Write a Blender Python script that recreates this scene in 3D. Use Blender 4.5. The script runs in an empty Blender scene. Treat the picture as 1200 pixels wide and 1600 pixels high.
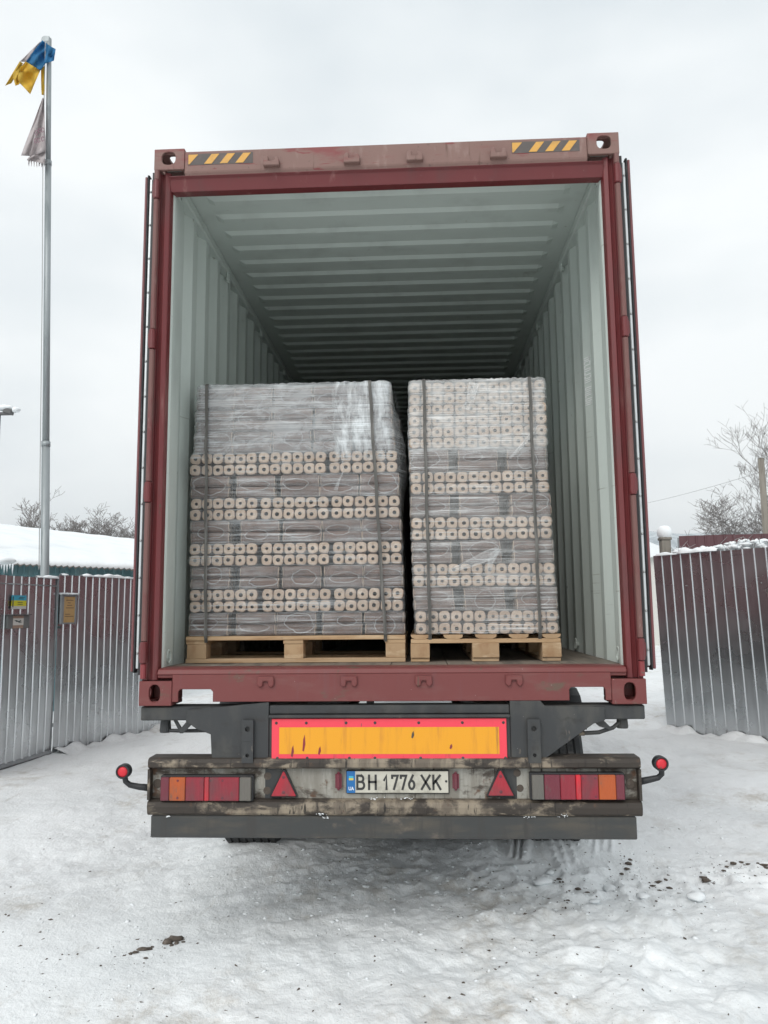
import bpy, bmesh, math, random
import numpy as np
from mathutils import Vector, Matrix

# ------------------------------------------------------------------ camera, sky, sun, exposure
SC = bpy.context.scene
COL = SC.collection
rad = math.radians
CAM = np.array([0.16549, -3.8085, 1.62399])
YAW, PITCH, ROLL, FPX = 0.047306, 0.124699, -0.009569, 1216.32

def cam_axes():
    cy, sy, cp, sp = math.cos(YAW), math.sin(YAW), math.cos(PITCH), math.sin(PITCH)
    f = np.array([-sy*cp, cy*cp, sp]); r = np.array([cy, sy, 0.0]); u = np.cross(r, f)
    c, s = math.cos(ROLL), math.sin(ROLL)
    return c*r + s*u, -s*r + c*u, f
AX_R, AX_U, AX_F = cam_axes()
cd = bpy.data.cameras.new('camera'); cam = bpy.data.objects.new('camera', cd); COL.objects.link(cam)
cd.sensor_fit = 'VERTICAL'; cd.sensor_height = 24.0; cd.lens = 24.0*FPX/1600.0
cd.clip_start = 0.05; cd.clip_end = 3000
m = Matrix.Identity(4)
for i in range(3):
    m[i][0] = AX_R[i]; m[i][1] = AX_U[i]; m[i][2] = -AX_F[i]; m[i][3] = CAM[i]
cam.matrix_world = m
SC.camera = cam

SUN_EL, SUN_AZ = rad(40), rad(200)          # azimuth clockwise from +y: behind the camera, a little left
world = bpy.data.worlds.new('World'); SC.world = world; world.use_nodes = True
wn, wl = world.node_tree.nodes, world.node_tree.links
bg = wn['Background']; bg.inputs['Strength'].default_value = 0.1
sky = wn.new('ShaderNodeTexSky'); sky.sky_type = 'NISHITA'; sky.sun_disc = False
sky.sun_elevation = SUN_EL; sky.sun_rotation = SUN_AZ; sky.dust_density = 6; sky.air_density = 1.5
hs = wn.new('ShaderNodeHueSaturation'); hs.inputs['Saturation'].default_value = 0.35; hs.inputs['Value'].default_value = 1.0
wl.new(sky.outputs[0], hs.inputs['Color'])
tc = wn.new('ShaderNodeTexCoord'); mp = wn.new('ShaderNodeMapping'); mp.inputs['Scale'].default_value = (1.0, 1.0, 2.2)
wl.new(tc.outputs['Generated'], mp.inputs['Vector'])
cn = wn.new('ShaderNodeTexNoise'); cn.inputs['Scale'].default_value = 1.7; cn.inputs['Detail'].default_value = 4; cn.inputs['Roughness'].default_value = 0.5
wl.new(mp.outputs[0], cn.inputs['Vector'])
cr = wn.new('ShaderNodeValToRGB'); cr.color_ramp.elements[0].position = 0.34; cr.color_ramp.elements[1].position = 0.62
cr.color_ramp.elements[0].color = (0.54, 0.595, 0.63, 1); cr.color_ramp.elements[1].color = (0.76, 0.79, 0.80, 1)
wl.new(cn.outputs['Fac'], cr.inputs['Fac'])
mul = wn.new('ShaderNodeVectorMath'); mul.operation = 'SCALE'; mul.inputs['Scale'].default_value = 10.0
wl.new(cr.outputs['Color'], mul.inputs[0])
mx = wn.new('ShaderNodeMix'); mx.data_type = 'RGBA'; mx.inputs['Factor'].default_value = 0.93
wl.new(hs.outputs['Color'], mx.inputs['A']); wl.new(mul.outputs[0], mx.inputs['B'])
wl.new(mx.outputs['Result'], bg.inputs['Color'])

sd = bpy.data.lights.new('sun', 'SUN'); sun = bpy.data.objects.new('sun', sd); COL.objects.link(sun)
sd.energy = 1.15; sd.angle = rad(35); sd.color = (1.0, 0.97, 0.93)
sv = Vector((math.sin(SUN_AZ)*math.cos(SUN_EL), math.cos(SUN_AZ)*math.cos(SUN_EL), math.sin(SUN_EL)))
sun.rotation_euler = sv.to_track_quat('Z', 'Y').to_euler()

vs = SC.view_settings
vs.view_transform = 'Standard'; vs.look = 'None'; vs.exposure = 0.47; vs.gamma = 1.0; vs.use_curve_mapping = False
SC.cycles.use_denoising = True
SC.cycles.max_bounces = 10; SC.cycles.diffuse_bounces = 6; SC.cycles.transparent_max_bounces = 24
SC.cycles.caustics_reflective = False; SC.cycles.caustics_refractive = False

# ------------------------------------------------------------------ helpers
rng = random.Random(7)
ORIG = {}

def ray(px, py):
    return AX_F + AX_R*(px-600)/FPX - AX_U*(py-800)/FPX
def at(px, py, Y):                       # a point of the place at depth Y
    d = ray(px, py); return CAM + d*((Y-CAM[1])/d[1])
def ground_at(px, py, Z=0.0):
    d = ray(px, py); return CAM + d*((Z-CAM[2])/d[2])

class MB:
    def __init__(s): s.v = []; s.f = []; s.mi = []
    def add(s, vs_, fs_, mi=0):
        o = len(s.v); s.v += [tuple(map(float, q)) for q in vs_]
        s.f += [tuple(i+o for i in q) for q in fs_]; s.mi += [mi]*len(fs_); return s
    def box(s, x0, x1, y0, y1, z0, z1, mi=0):
        return s.add([(x0,y0,z0),(x1,y0,z0),(x1,y1,z0),(x0,y1,z0),(x0,y0,z1),(x1,y0,z1),(x1,y1,z1),(x0,y1,z1)],
                     [(0,3,2,1),(4,5,6,7),(0,1,5,4),(1,2,6,5),(2,3,7,6),(3,0,4,7)], mi)
    def prism(s, poly, axis, a0, a1, mi=0):
        """poly: 2D points in the plane of the two other axes, in order (x,y,z minus axis)"""
        n = len(poly); area = sum(poly[i][0]*poly[(i+1)%n][1]-poly[(i+1)%n][0]*poly[i][1] for i in range(n))
        if (area < 0) != (axis == 1): poly = poly[::-1]
        def P(q, a):
            if axis == 0: return (a, q[0], q[1])
            if axis == 1: return (q[0], a, q[1])
            return (q[0], q[1], a)
        vs_ = [P(q, a0) for q in poly] + [P(q, a1) for q in poly]
        fs_ = [tuple(range(n))[::-1], tuple(range(n, 2*n))] + [(i, (i+1) % n, n+(i+1) % n, n+i) for i in range(n)]
        return s.add(vs_, fs_, mi)
    def tube(s, pts, r, seg=8, mi=0, cap=True):
        pts = [Vector(q) for q in pts]; n = len(pts)
        rs = r if isinstance(r, (list, tuple)) else [r]*n
        rings = []; up = None
        for i in range(n):
            t = (pts[min(i+1, n-1)]-pts[max(i-1, 0)]).normalized()
            if up is None:
                up = Vector((0, 0, 1)) if abs(t.z) < 0.9 else Vector((1, 0, 0))
            a = t.cross(up).normalized(); b = a.cross(t).normalized(); up = b
            rings.append([pts[i]+a*(rs[i]*math.cos(2*math.pi*k/seg))+b*(rs[i]*math.sin(2*math.pi*k/seg)) for k in range(seg)])
        vs_ = [q for rg in rings for q in rg]
        fs_ = [(i*seg+k, i*seg+(k+1) % seg, (i+1)*seg+(k+1) % seg, (i+1)*seg+k) for i in range(n-1) for k in range(seg)]
        if cap: fs_ += [tuple(range(seg))[::-1], tuple(range((n-1)*seg, n*seg))]
        return s.add(vs_, fs_, mi)
    def lathe(s, c, prof, axis, seg=24, mi=0):
        """prof: list of (radius, along axis) about centre c"""
        vs_ = []; 
        for (r, a) in prof:
            for k in range(seg):
                t = 2*math.pi*k/seg; u, w = r*math.cos(t), r*math.sin(t)
                q = {0: (a, u, w), 1: (u, a, w), 2: (u, w, a)}[axis]
                vs_.append((c[0]+q[0], c[1]+q[1], c[2]+q[2]))
        n = len(prof); fs_ = []
        for i in range(n-1):
            for k in range(seg):
                q = (i*seg+k, i*seg+(k+1) % seg, (i+1)*seg+(k+1) % seg, (i+1)*seg+k)
                fs_.append(q if axis != 1 else q[::-1])
        return s.add(vs_, fs_, mi)
    def grid(s, P, mi=0):
        nr, nc = len(P), len(P[0])
        return s.add([q for row in P for q in row],
                     [(i*nc+j, i*nc+j+1, (i+1)*nc+j+1, (i+1)*nc+j) for i in range(nr-1) for j in range(nc-1)], mi)
    def holed(s, u0, u1, w0, w1, cu, cw, ru, rw, axis, a0, a1, n=28, p=2.6, mi=0):
        """a plate (u,w rectangle, thick a0..a1 along axis) with a rounded slot through it"""
        def P(u, w, a): return {0: (a, u, w), 1: (u, a, w), 2: (u, w, a)}[axis]
        ang = [2*math.pi*k/n for k in range(n)]
        inn = []; out = []
        corners = [math.atan2(w-cw, u-cu) % (2*math.pi) for u in (u0, u1) for w in (w0, w1)]
        ang = sorted(set(ang+corners)); n = len(ang)
        for t in ang:
            c, d = math.cos(t), math.sin(t)
            rr = (abs(c/ru)**p+abs(d/rw)**p)**(-1/p); inn.append((cu+rr*c, cw+rr*d))
            k = 1e9
            if c > 1e-9: k = min(k, (u1-cu)/c)
            if c < -1e-9: k = min(k, (u0-cu)/c)
            if d > 1e-9: k = min(k, (w1-cw)/d)
            if d < -1e-9: k = min(k, (w0-cw)/d)
            out.append((cu+k*c, cw+k*d))
        vs_ = [P(*q, a0) for q in out]+[P(*q, a0) for q in inn]+[P(*q, a1) for q in out]+[P(*q, a1) for q in inn]
        fs_ = []
        for i in range(n):
            j = (i+1) % n
            fs_ += [(i, j, n+j, n+i), (2*n+j, 2*n+i, 3*n+i, 3*n+j), (j, i, 2*n+i, 2*n+j), (n+i, n+j, 3*n+j, 3*n+i)]
        return s.add(vs_, fs_, mi)
    def mesh(s, name, mats, off=(0, 0, 0), bevel=0, smooth=False, recalc=True, seg=1):
        me = bpy.data.meshes.new(name)
        me.from_pydata([(q[0]-off[0], q[1]-off[1], q[2]-off[2]) for q in s.v], [], s.f)
        for mt in (mats if isinstance(mats, (list, tuple)) else [mats]): me.materials.append(mt)
        if any(s.mi): me.polygons.foreach_set('material_index', s.mi)
        if bevel or recalc:
            b = bmesh.new(); b.from_mesh(me)
            if recalc: bmesh.ops.recalc_face_normals(b, faces=b.faces)
            if bevel:
                es = [e for e in b.edges if len(e.link_faces) == 2 and e.calc_face_angle(0) > 0.5]
                bmesh.ops.bevel(b, geom=es, offset=bevel, segments=seg, affect='EDGES', clamp_overlap=True)
            b.to_mesh(me); b.free()
        if smooth: me.polygons.foreach_set('use_smooth', [True]*len(me.polygons))
        me.update(); return me

def tag(o, label=None, cat=None, group=None, kind=None):
    if label: o['label'] = label
    if cat: o['category'] = cat
    if group: o['group'] = group
    if kind: o['kind'] = kind
    return o
def thing(name, loc, label, cat, group=None):
    o = bpy.data.objects.new(name, None); COL.objects.link(o); o.empty_display_size = 0.1
    o.location = loc; ORIG[o] = tuple(loc); return tag(o, label, cat, group)
def part(name, mb, mats, parent=None, bevel=0, smooth=False, label=None, recalc=True, seg=1):
    off = ORIG[parent] if parent else (0, 0, 0)
    o = bpy.data.objects.new(name, mb.mesh(name, mats, off, bevel, smooth, recalc, seg)); COL.objects.link(o)
    if parent: o.parent = parent
    ORIG[o] = off
    if label: o['label'] = label
    return o
def inst(name, me, parent, loc, rot=(0, 0, 0), scale=(1, 1, 1)):
    o = bpy.data.objects.new(name, me); COL.objects.link(o); o.parent = parent
    off = ORIG[parent] if parent else (0, 0, 0)
    o.location = (loc[0]-off[0], loc[1]-off[1], loc[2]-off[2]); o.rotation_euler = rot; o.scale = scale
    ORIG[o] = off
    return o
def solo(name, mb, mats, label, cat, group=None, bevel=0, smooth=False, kind=None, recalc=True):
    """a thing that is one mesh, its origin at its base"""
    a = np.array(mb.v); org = (float(a[:, 0].mean()), float(a[:, 1].mean()), float(a[:, 2].min()))
    o = bpy.data.objects.new(name, mb.mesh(name, mats, org, bevel, smooth, recalc)); COL.objects.link(o); o.location = org
    ORIG[o] = org
    return tag(o, label, cat, group, kind)

# ------------------------------------------------------------------ materials
class NT:
    def __init__(s, name):
        s.m = bpy.data.materials.new(name); s.m.use_nodes = True
        s.n = s.m.node_tree.nodes; s.l = s.m.node_tree.links; s.b = s.n['Principled BSDF']; s.out = s.n['Material Output']
        g = s.n.new('ShaderNodeNewGeometry'); s.pos = g.outputs['Position']; s.geo = g
    def noise(s, scale, detail=4, rough=0.55, dist=0, off=0):
        sc = scale if isinstance(scale, (tuple, list)) else (scale,)*3
        mp_ = s.n.new('ShaderNodeMapping'); mp_.inputs['Scale'].default_value = sc; mp_.inputs['Location'].default_value = (off, off*1.7, off*0.6)
        s.l.new(s.pos, mp_.inputs['Vector'])
        t = s.n.new('ShaderNodeTexNoise'); t.inputs['Scale'].default_value = 1; t.inputs['Detail'].default_value = detail
        t.inputs['Roughness'].default_value = rough; t.inputs['Distortion'].default_value = dist
        s.l.new(mp_.outputs[0], t.inputs['Vector']); return t.outputs['Fac']
    def ramp(s, x, lo, hi, a=0.0, b=1.0):
        r = s.n.new('ShaderNodeMapRange'); r.inputs['From Min'].default_value = lo; r.inputs['From Max'].default_value = hi
        r.inputs['To Min'].default_value = a; r.inputs['To Max'].default_value = b; r.interpolation_type = 'SMOOTHSTEP'
        s.l.new(x, r.inputs['Value']); return r.outputs[0]
    def mix(s, f, a, b):
        x = s.n.new('ShaderNodeMix'); x.data_type = 'RGBA'
        for k, q in (('Factor', f), ('A', a), ('B', b)):
            if hasattr(q, 'links') or hasattr(q, 'is_linked'): s.l.new(q, x.inputs[k])
            else: x.inputs[k].default_value = q if k == 'Factor' else (*q, 1)[:4]
        return x.outputs['Result']
    def math(s, op, a, b=None):
        x = s.n.new('ShaderNodeMath'); x.operation = op
        for i, q in enumerate((a, b)):
            if q is None: continue
            if hasattr(q, 'is_linked'): s.l.new(q, x.inputs[i])
            else: x.inputs[i].default_value = q
        return x.outputs[0]
    def sep(s):
        x = s.n.new('ShaderNodeSeparateXYZ'); s.l.new(s.pos, x.inputs[0]); return x.outputs
    def rnd(s):
        return s.n.new('ShaderNodeObjectInfo').outputs['Random']
    def set(s, k, v):
        if hasattr(v, 'is_linked'): s.l.new(v, s.b.inputs[k])
        else: s.b.inputs[k].default_value = v
    def bump(s, h, strength, dist=0.01):
        x = s.n.new('ShaderNodeBump'); x.inputs['Strength'].default_value = strength; x.inputs['Distance'].default_value = dist
        s.l.new(h, x.inputs['Height']); s.l.new(x.outputs[0], s.b.inputs['Normal'])

def pmat(name, col, rough=0.5, metal=0.0, layers=(), bump=None, rnd=None, spec=None):
    """layers: (colour, noise scale, lo, hi[, detail, offset]) laid one over the other"""
    t = NT(name); c = (*col, 1)
    if rnd is not None: c = t.mix(t.rnd(), col, rnd)
    for L in layers:
        f = t.ramp(t.noise(L[1], L[4] if len(L) > 4 else 5, 0.6, 0, L[5] if len(L) > 5 else 0), L[2], L[3])
        c = t.mix(f, c, L[0])
    t.set('Base Color', c); t.set('Roughness', rough); t.set('Metallic', metal)
    if spec is not None: t.set('Specular IOR Level', spec)
    if bump: t.bump(t.noise(bump[0], 5), bump[1], bump[2] if len(bump) > 2 else 0.01)
    return t.m

M = {}
M['red'] = pmat('container_red_paint', (0.215, 0.036, 0.04), 0.42, layers=[((0.16, 0.032, 0.036), (3, 3, 3), 0.45, 0.75), ((0.25, 0.07, 0.06), (9, 9, 2.5), 0.58, 0.72, 6, 3), ((0.12, 0.075, 0.06), (30, 30, 30), 0.66, 0.72, 3, 8)], bump=(40, 0.06, 0.004))
M['red_faded'] = pmat('container_red_faded', (0.20, 0.115, 0.098), 0.65, layers=[((0.20, 0.05, 0.05), (2.2, 4, 7), 0.52, 0.66), ((0.26, 0.175, 0.155), (14, 14, 5), 0.55, 0.75, 6, 5), ((0.13, 0.08, 0.07), (45, 45, 45), 0.66, 0.72, 3, 2), ((0.11, 0.06, 0.045), (28, 28, 2.5), 0.63, 0.73, 5, 21), ((0.19, 0.045, 0.045), (5, 5, 30), 0.60, 0.68, 6, 23)], bump=(50, 0.08, 0.004))
M['red_channel'] = pmat('hinge_channel_red', (0.155, 0.072, 0.064), 0.6, layers=[((0.14, 0.035, 0.036), (9, 9, 3), 0.5, 0.68), ((0.21, 0.13, 0.115), (20, 20, 6), 0.62, 0.74, 5, 4)])
M['red_sill'] = pmat('container_sill_red', (0.155, 0.036, 0.034), 0.5, layers=[((0.17, 0.068, 0.060), (2.5, 3, 9), 0.52, 0.74), ((0.15, 0.045, 0.045), (22, 20, 1.6), 0.55, 0.72, 5, 4), ((0.11, 0.07, 0.05), (7, 7, 12), 0.60, 0.72, 6, 9), ((0.10, 0.05, 0.035), (34, 30, 2.2), 0.62, 0.72, 5, 17), ((0.45, 0.40, 0.38), (60, 60, 60), 0.72, 0.76, 3, 1)], bump=(45, 0.08, 0.004))
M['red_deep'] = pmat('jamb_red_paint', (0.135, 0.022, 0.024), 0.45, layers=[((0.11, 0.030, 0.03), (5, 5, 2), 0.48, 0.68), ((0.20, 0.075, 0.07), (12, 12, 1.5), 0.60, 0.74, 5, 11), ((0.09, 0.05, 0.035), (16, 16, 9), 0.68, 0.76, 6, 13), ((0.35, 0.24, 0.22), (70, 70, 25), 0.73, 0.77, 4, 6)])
M['side_red'] = pmat('container_side_red', (0.17, 0.058, 0.062), 0.55, layers=[((0.13, 0.06, 0.06), (1.5, 1.5, 3), 0.45, 0.7)])
M['inner'] = pmat('container_inner_grey', (0.595, 0.65, 0.61), 0.5, layers=[((0.53, 0.575, 0.54), (4, 4, 1.2), 0.5, 0.72), ((0.40, 0.42, 0.38), (2.5, 2.5, 60), 0.66, 0.73, 5, 9), ((0.36, 0.37, 0.33), (25, 25, 18), 0.69, 0.75, 4, 5), ((0.30, 0.22, 0.16), (14, 14, 14), 0.76, 0.79, 4, 2)], bump=(12, 0.05, 0.01))
M['plywood'] = pmat('floor_plywood', (0.20, 0.17, 0.14), 0.75, layers=[((0.12, 0.105, 0.09), (14, 1.2, 3), 0.45, 0.65), ((0.32, 0.31, 0.29), (6, 6, 6), 0.6, 0.75, 6, 4)], bump=(60, 0.2, 0.004))
M['rubber'] = pmat('black_rubber', (0.018, 0.019, 0.021), 0.55, layers=[((0.05, 0.05, 0.05), (8, 8, 20), 0.55, 0.75)])
M['tyre'] = pmat('tyre_rubber', (0.025, 0.026, 0.027), 0.8, layers=[((0.10, 0.095, 0.09), (9, 9, 9), 0.5, 0.75)], bump=(60, 0.3, 0.006))
M['strip'] = pmat('gasket_strip', (0.62, 0.65, 0.66), 0.4, 0.3, layers=[((0.42, 0.44, 0.44), (20, 20, 6), 0.5, 0.7)])
M['steel'] = pmat('plain_steel', (0.45, 0.46, 0.46), 0.4, 0.8)
M['chassis'] = pmat('chassis_grey_paint', (0.034, 0.036, 0.038), 0.6, layers=[((0.062, 0.061, 0.056), (7, 7, 3), 0.45, 0.7), ((0.028, 0.026, 0.024), (9, 9, 14), 0.55, 0.72, 6, 4), ((0.13, 0.11, 0.09), (30, 30, 9), 0.66, 0.74, 5, 7), ((0.35, 0.34, 0.32), (70, 70, 70), 0.735, 0.76, 3, 3)], bump=(35, 0.12, 0.004))
M['bumper'] = pmat('bumper_grey', (0.040, 0.042, 0.042), 0.5, layers=[((0.072, 0.064, 0.052), (3, 3, 14), 0.45, 0.7), ((0.04, 0.038, 0.036), (25, 25, 3), 0.5, 0.7, 5, 3), ((0.14, 0.115, 0.09), (6, 6, 10), 0.62, 0.78, 6, 8)], bump=(30, 0.1, 0.004))
def grime(name, clean, grey, dark, rust, cover):
    t = NT(name); x = t.math('ABSOLUTE', t.sep()[0])
    ends = t.math('ADD', t.ramp(x, 0.55, 1.0, 0.0, 0.09), t.math('MULTIPLY', t.ramp(x, 0.0, 0.4, 1.0, 0.0), -0.03))
    c = t.mix(t.ramp(t.noise((16, 16, 3), 5), 0.42, 0.62), clean, grey)
    n1 = t.math('ADD', t.noise((5.5, 5, 11), 7, 0.65, 0.3, 4), ends)
    c = t.mix(t.ramp(n1, cover, cover+0.13), c, dark)
    n2 = t.math('ADD', t.noise((12, 12, 12), 6, 0.65, 0, 9), t.math('MULTIPLY', ends, 0.3))
    c = t.mix(t.ramp(n2, 0.60, 0.70), c, rust)
    c = t.mix(t.ramp(t.noise((55, 55, 6), 5, 0.6, 0, 6), 0.57, 0.68), c, tuple(q*0.6 for q in dark))
    c = t.mix(t.ramp(t.noise((9, 9, 38), 6, 0.6, 0, 12), 0.64, 0.72), c, tuple(min(.6, q*1.1) for q in clean))
    t.set('Base Color', c); t.set('Roughness', 0.65); t.bump(t.noise(55, 5), 0.25, 0.004); return t.m
M['dirty_white'] = grime('light_bar_dirty_white', (0.34, 0.33, 0.295), (0.22, 0.205, 0.175), (0.06, 0.047, 0.036), (0.11, 0.058, 0.034), 0.51)
M['lip_dirty'] = grime('light_bar_lip_grime', (0.26, 0.215, 0.16), (0.13, 0.105, 0.08), (0.038, 0.030, 0.024), (0.085, 0.05, 0.032), 0.44)
M['black_plastic'] = pmat('black_plastic', (0.022, 0.022, 0.024), 0.45, layers=[((0.07, 0.065, 0.06), (20, 20, 20), 0.55, 0.75)])
def lens(name, col, rough=0.3):
    t = NT(name); d = (col[0]*0.5+.03, col[1]*0.6+.025, col[2]*0.6+.025)
    c = t.mix(t.ramp(t.noise((9, 9, 5), 5), 0.45, 0.72), col, d)
    c = t.mix(t.ramp(t.noise((30, 30, 12), 5, 0.6, 0, 5), 0.58, 0.76), c, (0.10, 0.085, 0.07))
    t.set('Base Color', c); t.set('Roughness', t.ramp(t.noise(18, 4), 0.35, 0.7, rough, 0.6)); t.set('Specular IOR Level', 0.5)
    wv = t.n.new('ShaderNodeTexWave'); wv.bands_direction = 'X'; wv.inputs['Scale'].default_value = 45; t.l.new(t.pos, wv.inputs['Vector']); t.bump(wv.outputs['Fac'], 0.35, 0.002)
    return t.m
M['lens_red'] = lens('lens_red', (0.25, 0.020, 0.035))
M['lens_dark'] = lens('lens_dark_red', (0.15, 0.025, 0.04))
M['lens_orange'] = lens('lens_orange', (0.42, 0.085, 0.018))
M['lens_bright'] = lens('lens_reflector_red', (0.62, 0.02, 0.035))
M['lens_clear'] = lens('lens_clear_grey', (0.13, 0.12, 0.105))
M['tri'] = lens('triangle_red', (0.36, 0.02, 0.035))
M['board_red'] = pmat('reflective_red', (0.80, 0.055, 0.085), 0.35, layers=[((0.5, 0.06, 0.07), (20, 20, 4), 0.58, 0.74), ((0.25, 0.06, 0.06), (50, 50, 12), 0.68, 0.75, 5, 3)])
M['board_yellow'] = pmat('reflective_yellow', (0.76, 0.33, 0.012), 0.35, layers=[((0.60, 0.24, 0.02), (18, 18, 2), 0.5, 0.72), ((0.28, 0.12, 0.03), (22, 22, 1.4), 0.66, 0.76, 5, 5)])
M['plate_white'] = pmat('plate_dirty_white', (0.52, 0.50, 0.43), 0.45, layers=[((0.30, 0.28, 0.23), (14, 14, 14), 0.45, 0.75), ((0.75, 0.76, 0.76), (25, 25, 12), 0.68, 0.72, 4, 5)])
M['plate_black'] = pmat('plate_black', (0.03, 0.03, 0.03), 0.5)
M['plate_blue'] = pmat('plate_blue', (0.012, 0.13, 0.36), 0.4)
M['plate_yellow'] = pmat('plate_yellow', (0.62, 0.50, 0.10), 0.5)
M['print_white'] = pmat('print_white', (0.86, 0.88, 0.87), 0.5)
M['hazard_black'] = pmat('hazard_faded_black', (0.10, 0.088, 0.083), 0.75, layers=[((0.155, 0.12, 0.11), (10, 10, 10), 0.5, 0.7)])
M['hazard_yellow'] = pmat('hazard_faded_yellow', (0.62, 0.33, 0.07), 0.6, layers=[((0.48, 0.27, 0.08), (15, 15, 15), 0.5, 0.7)])
M['wood'] = pmat('pallet_wood', (0.56, 0.37, 0.20), 0.75, layers=[((0.36, 0.22, 0.115), (3, 3, 26), 0.45, 0.66), ((0.60, 0.45, 0.29), (2, 2, 14), 0.5, 0.7, 5, 3), ((0.16, 0.11, 0.075), (10, 10, 10), 0.66, 0.76, 5, 6)], bump=(70, 0.25, 0.003), rnd=(0.42, 0.30, 0.19))
M['block_wood'] = pmat('pallet_block_wood', (0.47, 0.32, 0.185), 0.8, layers=[((0.33, 0.19, 0.10), (9, 9, 5), 0.45, 0.68), ((0.58, 0.44, 0.29), (5, 5, 16), 0.52, 0.7, 5, 2), ((0.18, 0.13, 0.10), (14, 14, 14), 0.68, 0.76, 5, 7)], bump=(60, 0.3, 0.003), rnd=(0.40, 0.27, 0.16))
# briquettes
M['briq_end'] = pmat('briquette_end_grain', (0.485, 0.385, 0.305), 0.85, layers=[((0.38, 0.285, 0.215), (45, 45, 45), 0.45, 0.7), ((0.24, 0.16, 0.11), (30, 30, 30), 0.62, 0.74, 5, 8), ((0.60, 0.50, 0.41), (25, 25, 25), 0.55, 0.75, 5, 3)], bump=(220, 0.4, 0.002), rnd=(0.40, 0.305, 0.235))
M['briq_side'] = pmat('briquette_charred_side', (0.145, 0.090, 0.070), 0.5, layers=[((0.075, 0.05, 0.042), (16, 40, 40), 0.42, 0.68), ((0.23, 0.15, 0.11), (40, 40, 40), 0.62, 0.76, 5, 5)], bump=(90, 0.25, 0.002), rnd=(0.10, 0.062, 0.05))
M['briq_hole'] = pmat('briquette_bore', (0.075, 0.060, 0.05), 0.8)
M['strap'] = pmat('polyester_strap', (0.075, 0.072, 0.066), 0.55, layers=[((0.15, 0.145, 0.135), (90, 90, 5), 0.45, 0.65)])
# galvanised sheet
def galv(name, base, rough, r2):
    t = NT(name)
    c = t.mix(t.ramp(t.noise((9, 9, 1.2), 2), 0.4, 0.7), base, tuple(q*0.86 for q in base))
    t.set('Base Color', c); t.set('Metallic', 0.92)
    t.set('Roughness', t.ramp(t.noise((2, 2, 3), 3, 0.5, 0, 9), 0.35, 0.7, rough, r2))
    t.bump(t.noise((1.6, 1.6, 0.8), 0, 0.4, 0, 3), 0.02, 0.03)
    return t.m
M['galv'] = galv('galvanised_sheet', (0.62, 0.64, 0.655), 0.24, 0.36)
M['maroon_sheet'] = pmat('maroon_sheet', (0.10, 0.042, 0.048), 0.22, layers=[((0.09, 0.04, 0.045), (3, 3, 3), 0.5, 0.7)])
M['teal_sheet'] = pmat('teal_sheet', (0.14, 0.27, 0.30), 0.45, layers=[((0.22, 0.35, 0.37), (6, 6, 1), 0.45, 0.7)])
M['pole_grey'] = pmat('pole_galvanised_grey', (0.33, 0.36, 0.37), 0.5, 0.35, layers=[((0.24, 0.27, 0.28), (10, 10, 2), 0.45, 0.7), ((0.2, 0.15, 0.12), (20, 20, 6), 0.7, 0.78, 4, 3)])
M['asbestos'] = pmat('roof_sheet_grey', (0.20, 0.19, 0.175), 0.9, layers=[((0.11, 0.105, 0.1), (8, 8, 8), 0.45, 0.7)])
M['bark'] = pmat('bark', (0.20, 0.185, 0.178), 0.9, layers=[((0.32, 0.305, 0.30), (10, 10, 3), 0.5, 0.7)])
M['bark_frost'] = pmat('frosted_twigs', (0.25, 0.24, 0.235), 0.9, layers=[((0.42, 0.43, 0.43), (3, 3, 3), 0.5, 0.7)])
M['wood_grey'] = pmat('weathered_wood', (0.24, 0.22, 0.19), 0.85, layers=[((0.15, 0.135, 0.115), (25, 25, 2), 0.45, 0.7)], bump=(40, 0.2, 0.005))
M['wire'] = pmat('wire_dark', (0.10, 0.10, 0.10), 0.6)
M['rope'] = pmat('rope_grey', (0.35, 0.36, 0.36), 0.9)
def cloth(name, col):
    t = NT(name); c = t.mix(t.ramp(t.noise(6, 4), 0.4, 0.7), col, tuple(q*0.8 for q in col))
    t.set('Base Color', c); t.set('Roughness', 0.85)
    tr = t.n.new('ShaderNodeBsdfTranslucent'); t.l.new(c, tr.inputs['Color'])
    mxs = t.n.new('ShaderNodeMixShader'); mxs.inputs[0].default_value = 0.5
    t.l.new(t.b.outputs[0], mxs.inputs[1]); t.l.new(tr.outputs[0], mxs.inputs[2]); t.l.new(mxs.outputs[0], t.out.inputs['Surface'])
    return t.m
M['flag_blue'] = cloth('flag_blue', (0.055, 0.27, 0.52)); M['flag_yellow'] = cloth('flag_yellow', (0.78, 0.56, 0.09)); M['flag_grey'] = cloth('flag_grey', (0.68, 0.63, 0.63)); M['flag_print'] = cloth('flag_faded_print', (0.50, 0.33, 0.39))
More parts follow.
